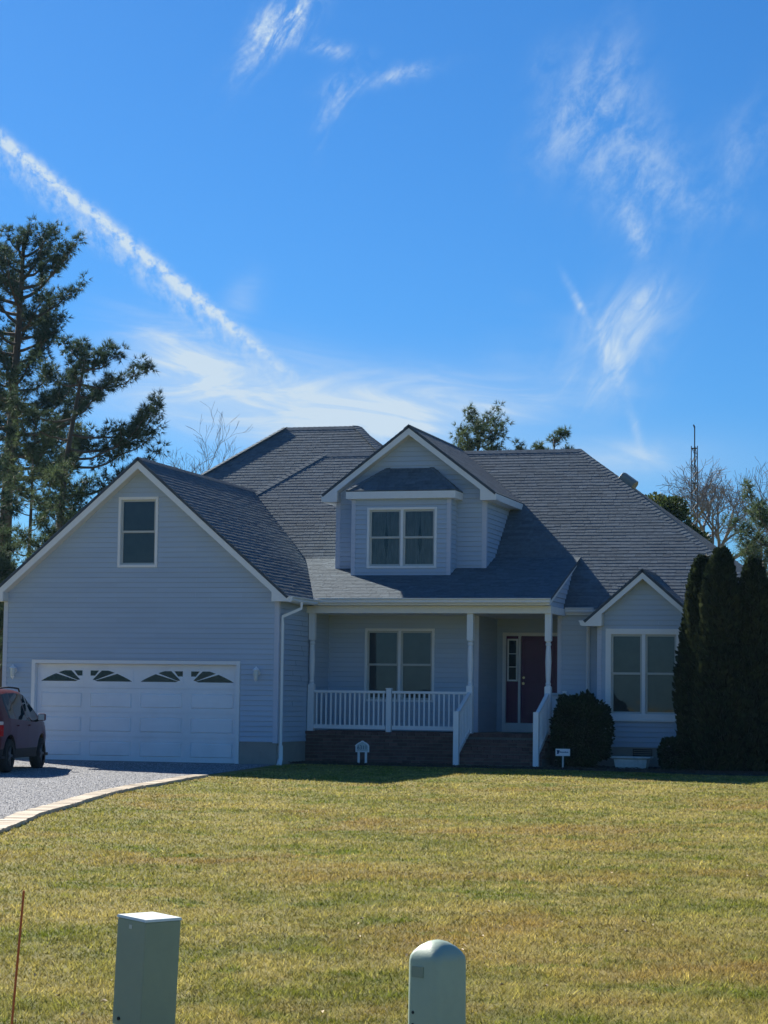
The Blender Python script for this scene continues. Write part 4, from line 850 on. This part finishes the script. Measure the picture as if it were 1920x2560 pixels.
for s_ in (1, -1):
    b = MB(); pts = [(y, lerp(y, TOP)) for y in (-1.5, -1.2, -.6, 0, .2)]
    b.tube([(s_ * .60, -1.55, 1.60)] + [(s_ * .61, y, z + .045) for y, z in pts] + [(s_ * .60, .3, 1.615)], .018, 6); b.build('roof_rail', 'black', car)
    b = MB(); b.box(min(s_ * .90, s_ * 1.06), max(s_ * .90, s_ * 1.06), .70, .82, 1.02, 1.17); bevel(b.build('door_mirror', 'car_paint', car), .035, 3)
    b = MB(); b.box(min(s_ * .92, s_ * 1.045), max(s_ * .92, s_ * 1.045), .692, .6995, 1.035, 1.155); b.build('mirror_glass', 'frost', car)
    b = MB(); b.tube([(s_ * .86, .78, 1.02), (s_ * .95, .76, 1.06)], .028, 6); b.build('mirror_arm', 'black', car)
    for y in (.02, -.86):
        b = MB(); b.tube([(s_ * .887, y, .93), (s_ * .915, y + .02, .935), (s_ * .915, y + .15, .935), (s_ * .887, y + .17, .93)], .014, 6); b.build('door_handle', 'car_paint', car)
    b = MB(); b.hexa([(s_ * x, y, z) for z in (.72, .95) for x, y in ((.52, -2.055), (.78, -2.02), (.855, -1.74), (.52, -1.80))]); bevel(b.build('tail_light', 'tail_red', car), .02, 2)
    b = MB(); b.hexa([(s_ * x, y, z) for z in (.952, 1.02) for x, y in ((.54, -2.045), (.775, -2.005), (.85, -1.76), (.54, -1.80))]); bevel(b.build('reversing_light', 'tail_clear', car), .015, 2)
    b = MB(); b.hexa([(s_ * x, y, z) for z in (.80, .90) for x, y in ((.42, 2.02), (.66, 1.97), (.80, 1.70), (.42, 1.80))]); bevel(b.build('headlight', 'tail_clear', car), .02, 2)
    b = MB(); b.hexa([(s_ * x, y, z) for z in (.50, .56) for x, y in ((.50, -2.075), (.76, -2.035), (.79, -1.95), (.50, -1.98))]); b.build('rear_reflector', 'tail_clear', car)
    for y0 in (-.02, -.90):       # shut lines of the doors
        b = MB(); w_ = lerp(y0, WID); b.add([(s_ * (w_ + .0145 - .0 * k), y0 + dy, z) for k, z in enumerate((.36, .95)) for dy in (-.004, .004)], [(0, 1, 3, 2)]); b.build('shut_line', 'black', car)
b = MB(); b.box(-.74, .74, -2.09, -1.95, .36, .56); bevel(b.build('rear_bumper', 'car_trim', car), .04, 3)
b = MB(); b.box(-.70, .70, 1.90, 2.06, .34, .56); bevel(b.build('front_bumper', 'car_trim', car), .04, 3)

# ------------------------------------------------------------------ utility pedestals by the road, marker rod
def tilt(o, ax, ay): o.rotation_euler = (R(ax), R(ay), o.rotation_euler.z); return o
bx_ = tilt(tag(empty('utility_pedestal', (12.375, -38.0, gz(-38)), R(-29)), 'square grey-green utility box with a flat pale lid, leaning slightly', 'utility box'), 0, 3.0)
top = .452 - gz(-38); h_ = .098
b = MB(); b.box(-h_, h_, -h_, h_, .27, top - .012); bevel(b.build('cabinet', 'pedestal', bx_), .004, 1)
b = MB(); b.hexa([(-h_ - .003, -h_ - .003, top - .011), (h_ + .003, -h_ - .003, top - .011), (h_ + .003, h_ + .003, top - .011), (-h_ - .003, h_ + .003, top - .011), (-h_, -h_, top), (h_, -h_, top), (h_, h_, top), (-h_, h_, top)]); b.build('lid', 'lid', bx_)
b = MB(); b.box(-h_ - .022, h_ + .022, -h_ - .022, h_ + .022, -.05, .262); bevel(b.build('base', 'pedestal', bx_), .01, 1)
b = MB(); b.box(-.012, .008, -h_ - .003, -h_ - .0005, top - .05, top - .033); b.build('label_plate', 'label', bx_)
b = MB(); b.tube([(-.05, -h_ - .006, .30), (-.05, -h_, .30)], .008, 8); b.build('lock', 'black', bx_)
rp_ = tag(empty('utility_pedestal', (13.713, -38.05, gz(-38.05)), R(-32)), 'pale green plastic utility post with a rounded dome top', 'utility box')
def rsq(w, r_, n=5):
    out = []
    for cx_, cy_, a0 in ((w - r_, w - r_, 0), (-w + r_, w - r_, 90), (-w + r_, -w + r_, 180), (w - r_, -w + r_, 270)):
        for i in range(n + 1): a = R(a0 + 90 * i / n); out.append((cx_ + r_ * math.cos(a), cy_ + r_ * math.sin(a)))
    return out
def skin(levels, name, m_, parent):
    b = MB(); n = None
    for w, r_, z in levels:
        ptsr = rsq(w, r_); n = len(ptsr)
        for x, y in ptsr: b.v.append((x, y, z)); b.t.append(1)
    for i in range(len(levels) - 1): b.f += [(i * n + k, i * n + (k + 1) % n, (i + 1) * n + (k + 1) % n, (i + 1) * n + k) for k in range(n)]
    b.f.append(tuple(range((len(levels) - 1) * n, len(levels) * n)))
    return b.build(name, m_, parent, True)
tz = .405 - gz(-38.05)
skin([(.094, .030, .30), (.093, .032, tz - .085), (.091, .034, tz - .066), (.084, .04, tz - .048), (.066, .045, tz - .024), (.040, .036, tz - .007), (.012, .012, tz)], 'cover', 'pedestal2', rp_)
skin([(.108, .03, -.05), (.107, .03, .288), (.102, .03, .302), (.094, .03, .304)], 'base', 'pedestal2', rp_)
b = MB(); b.box(-.055, .015, -.0965, -.0925, tz - .15, tz - .105); b.build('label_plate', 'pedestal', rp_)
for z in (.35, .40): b = MB(); b.tube([(-.045, -.097, z), (-.045, -.0925, z)], .0065, 8); b.build('vent_hole', 'black', rp_)
mk = MB(); mk.tube([(0, 0, -.05), (.075, .0, 1.02)], .0042, 6); tag(mk.build('marker_rod', 'orange'), 'thin leaning orange fibreglass marker rod in the lawn', 'marker').location = (12.662, -40.0, gz(-40))

# ------------------------------------------------------------------ small things before the house
hn = tag(empty('house_number_sign', (1.625, 1.20, .012)), 'white arched house number plaque on two short legs before the porch', 'sign')
arch = [(-.16, .275), (.16, .275), (.16, .415), (.135, .455), (.085, .49), (.045, .505), (.03, .525), (0, .533), (-.03, .525), (-.045, .505), (-.085, .49), (-.135, .455), (-.175, .42), (-.16, .40)]
b = MB(); b.prism([(x, -.012, z) for x, z in arch], (0, .024, 0)); bevel(b.build('plaque', 'white', hn), .004, 1)
b = MB(); inn = [(x * .82, (z - .40) * .80 + .396) for x, z in arch if abs(x) < .17]; b.prism([(x, -.0145, z) for x, z in inn], (0, .0022, 0)); b.build('panel', 'label', hn)
for x in (-.085, .085): b = MB(); b.box(x - .024, x + .024, -.018, .018, -.06, .274); bevel(b.build('leg', 'white', hn), .004, 1)
def text(body_, size, loc, m_, parent, name, sx=1.0):
    c = bpy.data.curves.new(name, 'FONT'); c.body = body_; c.size = size; c.align_x = 'CENTER'; c.align_y = 'CENTER'; c.extrude = .0012
    o = bpy.data.objects.new(name, c); bpy.context.view_layer.update(); link(o); dg = bpy.context.evaluated_depsgraph_get(); me = bpy.data.meshes.new_from_object(o.evaluated_get(dg)); bpy.data.objects.remove(o)
    me.materials.clear(); me.materials.append(M[m_]); o = link(bpy.data.objects.new(name, me), parent); o.location = loc; o.rotation_euler = (R(90), 0, 0); o.scale = (sx, 1, 1); return o
text('6311', .125, (.0, -.0165, .375), 'blue_ink', hn, 'numerals', .95)
ys_ = tag(empty('yard_sign', (6.23, 1.00, .01), R(4)), 'small white lawn sign with blue emblem and lettering on a stake beside the round shrub', 'sign')
b = MB(); b.box(-.158, .158, -.006, .006, .285, .44); bevel(b.build('board', 'white_vinyl', ys_), .003, 1)
b = MB(); b.prism([(x, -.0085, z) for x, z in ((-.138, .415), (-.068, .405), (-.068, .37), (-.085, .335), (-.128, .322), (-.126, .37))], (0, .002, 0)); b.build('emblem', 'blue_ink', ys_)
b = MB(); xk = -.058
for k, (w, h) in enumerate(((.022, .024), (.020, .018), (.018, .018), (.022, .018), (.018, .018), (.02, .024), (.018, .018), (.020, .018), (.016, .018))): b.box(xk, xk + w - .003, -.0085, -.0062, .357, .357 + h); xk += w + .001
b.build('lettering', 'blue_ink', ys_)
b = MB(); b.hexa([(-.017, -.005, -.08), (.017, -.005, -.08), (.017, .005, -.08), (-.017, .005, -.08), (-.012, -.005, .284), (.022, -.005, .284), (.022, .005, .284), (-.012, .005, .284)]); b.build('stake', 'stone_white', ys_)
b = MB(); b.prism([(.0, -.003, .441), (.035, -.003, .441), (.016, -.003, .50)], (0, .006, 0)); b.build('bracket', 'steel', ys_)
pt = tag(empty('planter', (7.56, 2.05, .0)), 'long pale concrete planter trough with flared rim under the bay window', 'planter')
def loft(levels, name, m_, parent):
    b = MB()
    for hx, hy, z in levels: b.v += [(-hx, -hy, z), (hx, -hy, z), (hx, hy, z), (-hx, hy, z)]; b.t += [1] * 4
    for i in range(len(levels) - 1): b.f += [(i * 4 + k, i * 4 + (k + 1) % 4, i * 4 + 4 + (k + 1) % 4, i * 4 + 4 + k) for k in range(4)]
    b.f += [(0, 3, 2, 1), tuple(range(4 * len(levels) - 4, 4 * len(levels)))]
    return bevel(b.build(name, m_, parent), .006, 1)
loft([(.36, .17, -.02), (.36, .17, .018), (.335, .155, .03), (.372, .185, .235)], 'body', 'stone_white', pt); loft([(.40, .20, .236), (.445, .235, .255), (.445, .235, .285), (.42, .21, .288), (.41, .2, .25)], 'rim', 'stone_white', pt)
b = MB(); b.hexa([(-.24, -.168, .06), (.24, -.168, .06), (.24, -.16, .06), (-.24, -.16, .06), (-.25, -.190, .20), (.25, -.190, .20), (.25, -.175, .20), (-.25, -.175, .20)]); b.build('panel', 'stone_white', pt)

# ------------------------------------------------------------------ plants
def frames(d):
    """two unit vectors across each direction of an (n,3) array"""
    ref = np.where(np.abs(d[:, 2:3]) < .9, np.array([[0, 0, 1.]]), np.array([[1., 0, 0]])); a = np.cross(d, ref); a /= np.linalg.norm(a, axis=1, keepdims=True) + 1e-9
    return a, np.cross(d, a)
def needles(cen, dirs, k, ln, wd, spread, rng, tone=None):
    """k thin needle-bundle triangles fanning out of each tuft centre"""
    n = len(cen); c = np.repeat(cen, k, 0); d = np.repeat(dirs, k, 0) + rng.normal(0, spread, (n * k, 3)); d /= np.linalg.norm(d, axis=1, keepdims=True) + 1e-9
    a, b = frames(d); w = rng.random((n * k, 1)) * 6.28; s = a * np.cos(w) + b * np.sin(w); L = ln * (.65 + .6 * rng.random((n * k, 1)))
    p = np.stack([c + s * wd, c - s * wd, c + d * L], 1).reshape(-1, 3)
    t = np.repeat((np.repeat(tone, k) if tone is not None else 1.0) * (.7 + .6 * rng.random(n * k)), 3)
    return p, t
def pine(name, label, base, top, trunk_r, limbs, seed, m_='needle', tuft=.30, k=24, group='pine trees behind the house', curve=.0, density=1.0, trunk_to=1.0):
    """trunk, limbs and a crown of needle tufts; limbs: (height fraction, azimuth, length, rise)"""
    rng = np.random.default_rng(seed); t = tag(empty(name, base), label, 'tree', group); base_, top_ = Vector((0, 0, 0)), Vector(top) - Vector(base)
    path = [base_.lerp(top_, f) + Vector((curve * math.sin(f * 5.0 + seed), curve * math.cos(f * 4.0), 0)) * min(1, f * 3) for f in np.linspace(0, 1, 14)]
    tr = MB(); tr.tube(path, [trunk_r * (1 - .82 * f) for f in np.linspace(0, 1, 14)], 9); trunk = tr.build('trunk', 'bark', t, True)
    cen, dr, br = [], [], MB()
    def at_h(f):
        x = f * 13; i = min(12, int(x)); return path[i].lerp(path[i + 1], x - i)
    for hf, az, L, rise in limbs:
        o = at_h(hf); a = R(az); d0 = Vector((math.cos(a), math.sin(a), 0)); n_ = 7; pts = []
        for j in range(n_):
            f = j / (n_ - 1); pts.append(o + d0 * (L * f) + Vector((0, 0, L * (rise * f + .22 * f * f - .10 * math.sin(f * 3.1)))) + Vector(rng.normal(0, .035 * L * f, 3)))
        r0 = trunk_r * (.14 + .10 * min(1, L / 3)); br.tube(pts, [r0 * (1 - .8 * j / (n_ - 1)) for j in range(n_)], 5, False)
        nb = max(3, int(L * 5.2 * density))
        for q_ in range(nb):
            f = .28 + .72 * ((q_ + rng.random()) / nb) ** .85; x = f * (n_ - 1); i = min(n_ - 2, int(x)); p = pts[i].lerp(pts[i + 1], x - i)
            sd = (pts[i + 1] - pts[i]).normalized(); lat = Vector((-d0.y, d0.x, 0)) * rng.choice((-1, 1)); q = sd * (.5 + rng.random()) + lat * (rng.random() * 1.5) + Vector((0, 0, .1 + .8 * rng.random())); q.normalize()
            l2 = (.15 + .50 * rng.random()) * min(1.3, .45 + L * .3); e = p + q * l2; br.tube([p, p.lerp(e, .5) + Vector((0, 0, .02)), e], [.014, .011, .007], 3, False)
            for c_, rad in ((e, .85 + .4 * rng.random()), (p.lerp(e, .55) + Vector(rng.normal(0, .06, 3)), .6)):
                for g_ in range(10):
                    w = rng.normal(0, 1, 3); w[2] += .5; w /= np.linalg.norm(w); cen.append(tuple(c_ + Vector(w) * (tuft * .55 * rad))); dr.append(tuple(w))
    br.build('branches', 'bark', t)
    cen, dr = np.array(cen), np.array(dr); dr /= np.linalg.norm(dr, axis=1, keepdims=True)
    p, tn = needles(cen, dr, k, tuft * .75, .010, .55, rng, .75 + .5 * rng.random(len(cen)))
    raw_mesh('crown', p, np.arange(len(p)).reshape(-1, 3), m_, tn, t); return t
def auto_limbs(n, h0, h1, prof, seed, rise=.15):
    rng = np.random.default_rng(seed); out = []
    for i in range(n):
        f = (i + rng.random() * .7) / n; h = h0 + (h1 - h0) * f; out.append((min(.99, h), (i * 137.5 + rng.normal(0, 25)) % 360, max(.3, prof(f) * (.7 + .5 * rng.random())), rise + .55 * f ** 2 + rng.normal(0, .08)))
    return out
pine('pine_tree', 'tallest pine with a dense rounded head on a long bare trunk left of the garage', (-18.35, 24, 0), (-17.95, 24, 17.35), .34,
     auto_limbs(62, .50, 1.0, lambda f: 3.0 * (1 - .62 * f ** 2.2) * (.82 + .18 * math.sin(f * 11)), 3), 3, tuft=.29, k=11, curve=.10, density=.9)
pine('pine_tree', 'crooked mid-height pine with tiered spreading limbs beside the garage gable', (-13.3, 17, 0), (-12.35, 17, 12.0), .22,
     [(.80, 10, 2.6, .02), (.84, 190, 1.9, .05), (.74, -15, 2.9, .10), (.72, 30, 2.6, .15), (.64, 5, 2.8, .18), (.93, 12, 2.1, .0), (.93, 170, 1.4, .1), (.97, -10, 1.3, .1), (.62, 200, 1.5, .1), (.76, 5, 3.0, .12), (.985, 40, .7, .5), (.99, 200, .6, .6), (.96, 100, .9, .4), (.97, 280, .9, .4), (.995, 120, .45, .9), (.90, 60, 1.2, .2)] + auto_limbs(9, .60, 1.0, lambda f: 1.6 - .6 * f, 8, .06), 8, tuft=.28, k=11, curve=.22, density=.85)
for i, (x, y, h, s_) in enumerate(((-12.6, 10.2, 7.9, 21), (-11.3, 13.0, 7.7, 22), (-9.6, 13.8, 7.0, 23), (-15.6, 20.0, 10.0, 24))):
    pine('pine_tree', ['bushy young pine growing under the tallest pine', 'slim young pine between the tallest pine and the crooked pine', 'low young pine peeping over the garage roof slope', 'bushy background pine behind the tallest pine trunk'][i], (x, y, 0), (x + .2, y, h), .13,
         auto_limbs(32, .25, 1.0, lambda f: 1.9 * (1 - f) + .45, s_, .12), s_, 'needle_light' if i % 2 else 'needle', .27, 10, density=1.0)
pine('pine_tree', 'pine head showing above the main roof beside the dormer', (-2.9, 30, 0), (-2.75, 30, 11.1), .18, auto_limbs(17, .82, 1.0, lambda f: 1.05 - .35 * f, 31, .30), 31, 'needle_light', .24, 10, density=1.3, curve=.1)
pine('pine_tree', 'small pine tip peeping over the right end of the roof ridge', (-.15, 30, 0), (-.1, 30, 10.75), .14, [(.93, 10, .5, .2), (.95, 200, .55, .1), (.99, 20, .4, .6), (.90, 180, 1.0, .1), (.97, 90, .3, .5), (.92, 195, 1.2, .0)], 33, 'needle_light', .24, 9, density=2.4)
pine('pine_tree', 'loose pine standing behind the right-hand arborvitae', (8.5, 22, 0), (8.35, 22, 7.2), .16, auto_limbs(34, .52, 1.0, lambda f: 1.5 - .7 * f, 35, .1), 35, 'needle_light', .27, 9, density=1.2, curve=.15)
def bare_tree(name, label, base, h, r0, seed, levels=5, spread=.55, first=.42, kids=(2, 4), upward=.25, twig=.006, lean=(0, 0), width=None, forks=None, fork_l=1.8):
    """leafless tree grown by forking"""
    rng = np.random.default_rng(seed); t = tag(empty(name, base), label, 'tree', 'leafless trees behind the house'); tr, br = MB(), MB()
    def grow(p, d, L, r_, lv):
        n_ = 4; pts = [p]
        for j in range(n_): d = (d + Vector(rng.normal(0, .13, 3)) + Vector((0, 0, .06))).normalized(); pts.append(pts[-1] + d * (L / n_))
        mb = tr if lv == 0 else br; mb.tube(pts, [max(twig, r_ * (1 - .42 * j / n_)) for j in range(n_ + 1)], 8 if lv == 0 else (5 if lv < 3 else 3), False)
        if lv >= levels: return
        if lv == 0 and forks:
            for v in forks: grow(pts[-1] - Vector((0, 0, .12 * rng.random())), Vector(v).normalized(), fork_l * (.85 + .3 * rng.random()), r_ * .52, 1)
            return
        nk = rng.integers(kids[0], kids[1] + 1) + (1 if lv > 1 else 0)
        for q in range(nk):
            f = .45 + .55 * (q + 1) / nk if lv else .72 + .28 * (q + 1) / nk; x = f * n_; i = min(n_ - 1, int(x)); o = pts[i].lerp(pts[i + 1], min(1, x - i))
            side = Vector(rng.normal(0, 1, 3)); side -= d * side.dot(d); side.normalize(); nd = (d * (1 - spread * .5) + side * spread * (1.0 + .4 * rng.random()) + Vector((0, 0, upward))).normalized()
            grow(o, nd, L * (.60 + .22 * rng.random()), r_ * (.50 + .14 * rng.random()), lv + 1)
    grow(Vector((0, 0, -.1)), Vector((lean[0], lean[1], 1)).normalized(), h * first, r0, 0)
    zmax = max(v[2] for v in br.v); k_ = 1.0 if forks else h / zmax; rmax = np.percentile([math.hypot(v[0], v[1]) for v in br.v], 97); kx = (width / rmax) if width else k_
    if forks: kx = 1.0
    for mb in (tr, br): mb.v = [(x * kx, y * kx, z * k_) for x, y, z in mb.v]
    tr.build('trunk', 'twig', t, True); br.build('branches', 'twig', t); return t
bare_tree('bare_tree', 'leafless tree with upswept twigs behind the rear hip roof', (-14.3, 35, 0), 8.3, .075, 41, 6, .38, 1.0, upward=.18, kids=(1, 2), twig=.005, forks=((-.55, .1, .8), (-.2, -.2, .95), (.12, .2, 1), (.5, -.1, .85)), fork_l=1.45)
bare_tree('bare_tree', 'slender leafless tree left of the upswept leafless tree', (-16.0, 37, 0), 8.0, .06, 46, 6, .38, 1.0, upward=.18, kids=(1, 2), twig=.006, forks=((-.5, .1, .8), (.05, -.2, 1), (.45, .1, .85)), fork_l=1.2)
bare_tree('bare_tree', 'broad leafless oak crown behind the lattice mast', (.1, 58, 0), 8.5, .22, 48, 6, .62, 1.0, (2, 3), .05, .008, forks=((-.95, .1, .42), (-.7, .2, .8), (-.25, -.2, 1), (.2, .2, 1), (.65, -.1, .75), (.95, .1, .35), (1, -.2, .02)), fork_l=1.95)
bare_tree('bare_tree', 'small leafless tree between the arborvitae tips and loose pine', (5.2, 40, 0), 6.9, .08, 44, 5, .42, 1.0, upward=.2, kids=(2, 3), twig=.008, forks=((-.4, .1, .9), (.35, 0, .9)), fork_l=.95)
def leafy(name, label, base, pts_fn, n, size, m_, seed, group=None, core=None, up=.3, trunk=None, cat='shrub'):
    """a body of small leaf faces scattered through a crown volume; pts_fn gives centres and outward directions"""
    rng = np.random.default_rng(seed); t = tag(empty(name, base), label, cat, group); c, d = pts_fn(rng, n)
    d = d + np.array([[0, 0, up]]) + rng.normal(0, .35, d.shape); d /= np.linalg.norm(d, axis=1, keepdims=True); a, b = frames(d); w = rng.random((n, 1)) * 6.28; s = a * np.cos(w) + b * np.sin(w); L = size * (.6 + .8 * rng.random((n, 1)))
    p = np.stack([c, c + d * L * .55 + s * L * .30, c + d * L, c + d * L * .55 - s * L * .30], 1).reshape(-1, 3); i4 = np.arange(n)[:, None, None] * 4
    tri = (i4 + np.array([(0, 1, 2), (0, 2, 3)])[None]).reshape(-1, 3); raw_mesh('crown', p, tri, m_, np.repeat(.6 + .8 * rng.random(n), 4), t)
    if core: b_ = MB(); b_.tone = .5; b_.lathe(core, (0, 0, 0), 10); b_.build('inner_foliage', m_, t, True)  # solid core, darkened in colour, added to block light through the crown
    b_ = MB(); b_.tube([(0, 0, -.1), (0, 0, trunk or .5)], [.06, .03], 6); b_.build('trunk', 'bark', t); return t
def column(h, r0, lump):
    def fn(rng, n):
        z = h * rng.random(n) ** 1.05; a = rng.random(n) * 6.283; f = z / h
        r_ = r0 * (np.minimum(1, .72 + f * 1.6)) * np.clip(1 - f ** 2.6, 0, 1) ** .62; r_ = r_ * (1 + .13 * np.sin(a * 3 + z * 2.1 + lump) + .10 * np.sin(a * 7 + z * 5.3)) * (.80 + .22 * rng.random(n))
        return np.stack([r_ * np.cos(a), r_ * np.sin(a), z + .02], 1), np.stack([np.cos(a), np.sin(a), .9 + 0 * a], 1)
    return fn
for i, (x, y, h, r_) in enumerate(((9.15, 1.75, 4.58, .50), (9.62, 1.40, 4.72, .56), (10.28, 1.55, 4.52, .52))):
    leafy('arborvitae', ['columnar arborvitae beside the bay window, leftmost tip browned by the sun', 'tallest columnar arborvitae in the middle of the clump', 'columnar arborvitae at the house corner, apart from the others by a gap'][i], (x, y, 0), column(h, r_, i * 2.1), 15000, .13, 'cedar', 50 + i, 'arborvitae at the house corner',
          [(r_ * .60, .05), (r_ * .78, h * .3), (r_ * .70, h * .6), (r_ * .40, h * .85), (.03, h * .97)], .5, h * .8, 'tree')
def ball(rx, ry, h):
    def fn(rng, n):
        v = rng.normal(0, 1, (n, 3)); v /= np.linalg.norm(v, axis=1, keepdims=True); rr = (.80 + .22 * rng.random((n, 1))) * (1 + .07 * np.sin(v[:, :1] * 9) + .06 * np.sin(v[:, 2:] * 11 + v[:, 1:2] * 7))
        sq = np.sign(v) * np.abs(v) ** .8; sq /= np.linalg.norm(sq, axis=1, keepdims=True) ** .75; c = sq * rr * np.array([[rx, ry, h / 2]]); c[:, 2] = np.maximum(c[:, 2] + h / 2, .03); return c, v
    return fn
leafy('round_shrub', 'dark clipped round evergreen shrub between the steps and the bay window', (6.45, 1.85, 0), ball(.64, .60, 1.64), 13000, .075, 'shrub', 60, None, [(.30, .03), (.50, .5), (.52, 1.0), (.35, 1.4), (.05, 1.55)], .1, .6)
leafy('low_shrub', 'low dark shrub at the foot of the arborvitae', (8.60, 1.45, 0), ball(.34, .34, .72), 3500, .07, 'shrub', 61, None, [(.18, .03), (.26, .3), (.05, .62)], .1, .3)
def clumps(cs):
    def fn(rng, n):
        cs_ = np.array(cs); k = rng.integers(0, len(cs_), n); v = rng.normal(0, 1, (n, 3)); v /= np.linalg.norm(v, axis=1, keepdims=True); return cs_[k, :3] + v * cs_[k, 3:4] * (.55 + .5 * rng.random((n, 1))), v
    return fn
rg = np.random.default_rng(70)
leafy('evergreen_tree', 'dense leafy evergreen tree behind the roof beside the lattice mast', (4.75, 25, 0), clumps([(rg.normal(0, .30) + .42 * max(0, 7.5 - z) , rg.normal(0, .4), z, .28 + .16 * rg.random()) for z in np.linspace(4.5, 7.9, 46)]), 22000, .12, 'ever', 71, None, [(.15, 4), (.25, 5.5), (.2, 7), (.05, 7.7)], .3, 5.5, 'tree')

# ------------------------------------------------------------------ lattice mast far behind
tw = tag(empty('lattice_mast', (2.23, 48, 0)), 'thin three-legged lattice radio mast behind the house', 'mast'); ht = 12.5; LG = [(.15 * math.cos(R(a)), .15 * math.sin(R(a))) for a in (90, 210, 330)]
for x, y in LG: b = MB(); b.tube([(x, y, -.1), (x, y, ht)], .020, 5); b.build('leg', 'steel', tw)
b = MB(); z = .2; k = 0
while z < ht - .2:
    for i in range(3):
        p, q = LG[i], LG[(i + 1) % 3]; b.tube([(*p, z), (*q, z + .34)] if (k + i) % 2 else [(*q, z), (*p, z + .34)], .013, 3, False)
    z += .34; k += 1
tag(b.build('bracing', 'steel', tw), kind='stuff')
for z in (9.0, 10.9, 12.4):
    b = MB(); b.tube([(*LG[i % 3], z) for i in range(4)], .022, 4, False); b.build('ring', 'steel', tw)
b = MB(); b.tube([(0, 0, 11.6), (0, 0, 13.3)], .026, 6); b.tube([(0, 0, 13.3), (-.05, 0, 13.42)], [.04, .03], 6); b.build('antenna', 'steel', tw)

# ------------------------------------------------------------------ grass, fallen leaves
n = 430000; rr = 8.6 * (52 / 8.6) ** RNG.random(n); th = (RNG.random(n) - .5) * R(27) + math.atan2(C_F.y, C_F.x)
gx_, gy_ = CAM_POS[0] + rr * np.cos(th), CAM_POS[1] + rr * np.sin(th)
ex_ = np.interp(-gy_, [-p[1] for p in EDGE], [p[0] for p in EDGE]); bed = np.interp(gx_, [p[0] for p in bx], [p[1] for p in bx])
ok = (gx_ > ex_ + .33) & (gy_ < bed - .03) & ((gx_ > 0.1) | (gy_ < -1)) & (gx_ < 40)
gx_, gy_, rr = gx_[ok], gy_[ok], rr[ok]; n = len(gx_)
clump = .5 + .5 * np.sin(gx_ * 3.1 + 1.7 * np.sin(gy_ * 2.3)) * np.sin(gy_ * 3.7 + 1.9 * np.sin(gx_ * 1.9)); cl2 = .5 + .5 * np.sin(gx_ * 11 + 3 * np.sin(gy_ * 7)) * np.sin(gy_ * 13 + 2 * np.sin(gx_ * 9))
near = np.minimum(np.hypot(gx_ - 12.38, gy_ + 38), np.hypot(gx_ - 13.71, gy_ + 38.05)); hgt = (.012 + .020 * RNG.random(n) + .016 * clump * cl2) * (.85 + .3 * clump) * (1 + 1.8 * np.exp(-(near / .32) ** 2)); wdt = .0028 * (rr / 10) ** .9 * (.7 + .6 * RNG.random(n)); az = RNG.random(n) * 6.283; lean = 1.5 * RNG.random(n) + .35; la = az + 1.57 + RNG.normal(0, .8, n)
zb = gzv(gy_) - .004
pv = np.stack([np.stack([gx_ - np.cos(az) * wdt, gy_ - np.sin(az) * wdt, zb], 1), np.stack([gx_ + np.cos(az) * wdt, gy_ + np.sin(az) * wdt, zb], 1), np.stack([gx_ + np.cos(la) * hgt * lean, gy_ + np.sin(la) * hgt * lean, zb + hgt], 1)], 1)
raw_mesh('grass', pv.reshape(-1, 3), np.arange(3 * n).reshape(-1, 3), 'blades', np.repeat(np.clip(RNG.normal(1.0, .34, n), .35, 2.1) * (.60 + .58 * cl2 + .14 * clump), 3), kind='stuff')
M['leaf_litter'] = mat('dry_leaf', (0.42, 0.33, 0.20), .8, .3, 30.0, tone=True)
n = 170; rr = 9 * (48 / 9) ** RNG.random(n); th = (RNG.random(n) - .5) * R(24) + math.atan2(C_F.y, C_F.x); lx, ly = CAM_POS[0] + rr * np.cos(th), CAM_POS[1] + rr * np.sin(th)
ex_ = np.interp(-ly, [-p[1] for p in EDGE], [p[0] for p in EDGE]); ok = (lx > ex_ + .4) & (ly < .2); lx, ly = lx[ok], ly[ok]; n = len(lx)
a = RNG.random(n) * 6.28; s = .006 + .013 * RNG.random(n); z = gzv(ly) + .025 + .015 * RNG.random(n)
pv = np.stack([np.stack([lx + np.cos(a) * s * 1.6, ly + np.sin(a) * s * 1.6, z], 1), np.stack([lx - np.sin(a) * s, ly + np.cos(a) * s, z + .014], 1), np.stack([lx - np.cos(a) * s * 1.3, ly - np.sin(a) * s * 1.3, z + .006], 1), np.stack([lx + np.sin(a) * s, ly - np.cos(a) * s, z + .018], 1)], 1)
raw_mesh('leaf_litter', pv.reshape(-1, 3), (np.arange(n)[:, None, None] * 4 + np.array([(0, 1, 2), (0, 2, 3)])[None]).reshape(-1, 3), 'leaf_litter', np.repeat(.4 + 1.3 * RNG.random(n), 4), kind='stuff')

# ------------------------------------------------------------------ thin volume added to lift dark tones, standing in for veiling glare
hz_ = MB(); hz_.box(-801, 801, -801, 801, -1.6, 21.0); ho = hz_.build('haze', None); tag(ho, kind='stuff')
mt = bpy.data.materials.new('haze_air'); mt.use_nodes = True; hn_ = mt.node_tree.nodes; hn_.clear()
pv_ = hn_.new('ShaderNodeVolumePrincipled'); pv_.inputs['Color'].default_value = (0.40, 0.72, 1.0, 1); pv_.inputs['Density'].default_value = 0.00010; pv_.inputs['Anisotropy'].default_value = 0.35
oo = hn_.new('ShaderNodeOutputMaterial'); mt.node_tree.links.new(pv_.outputs[0], oo.inputs['Volume']); ho.data.materials.append(mt)
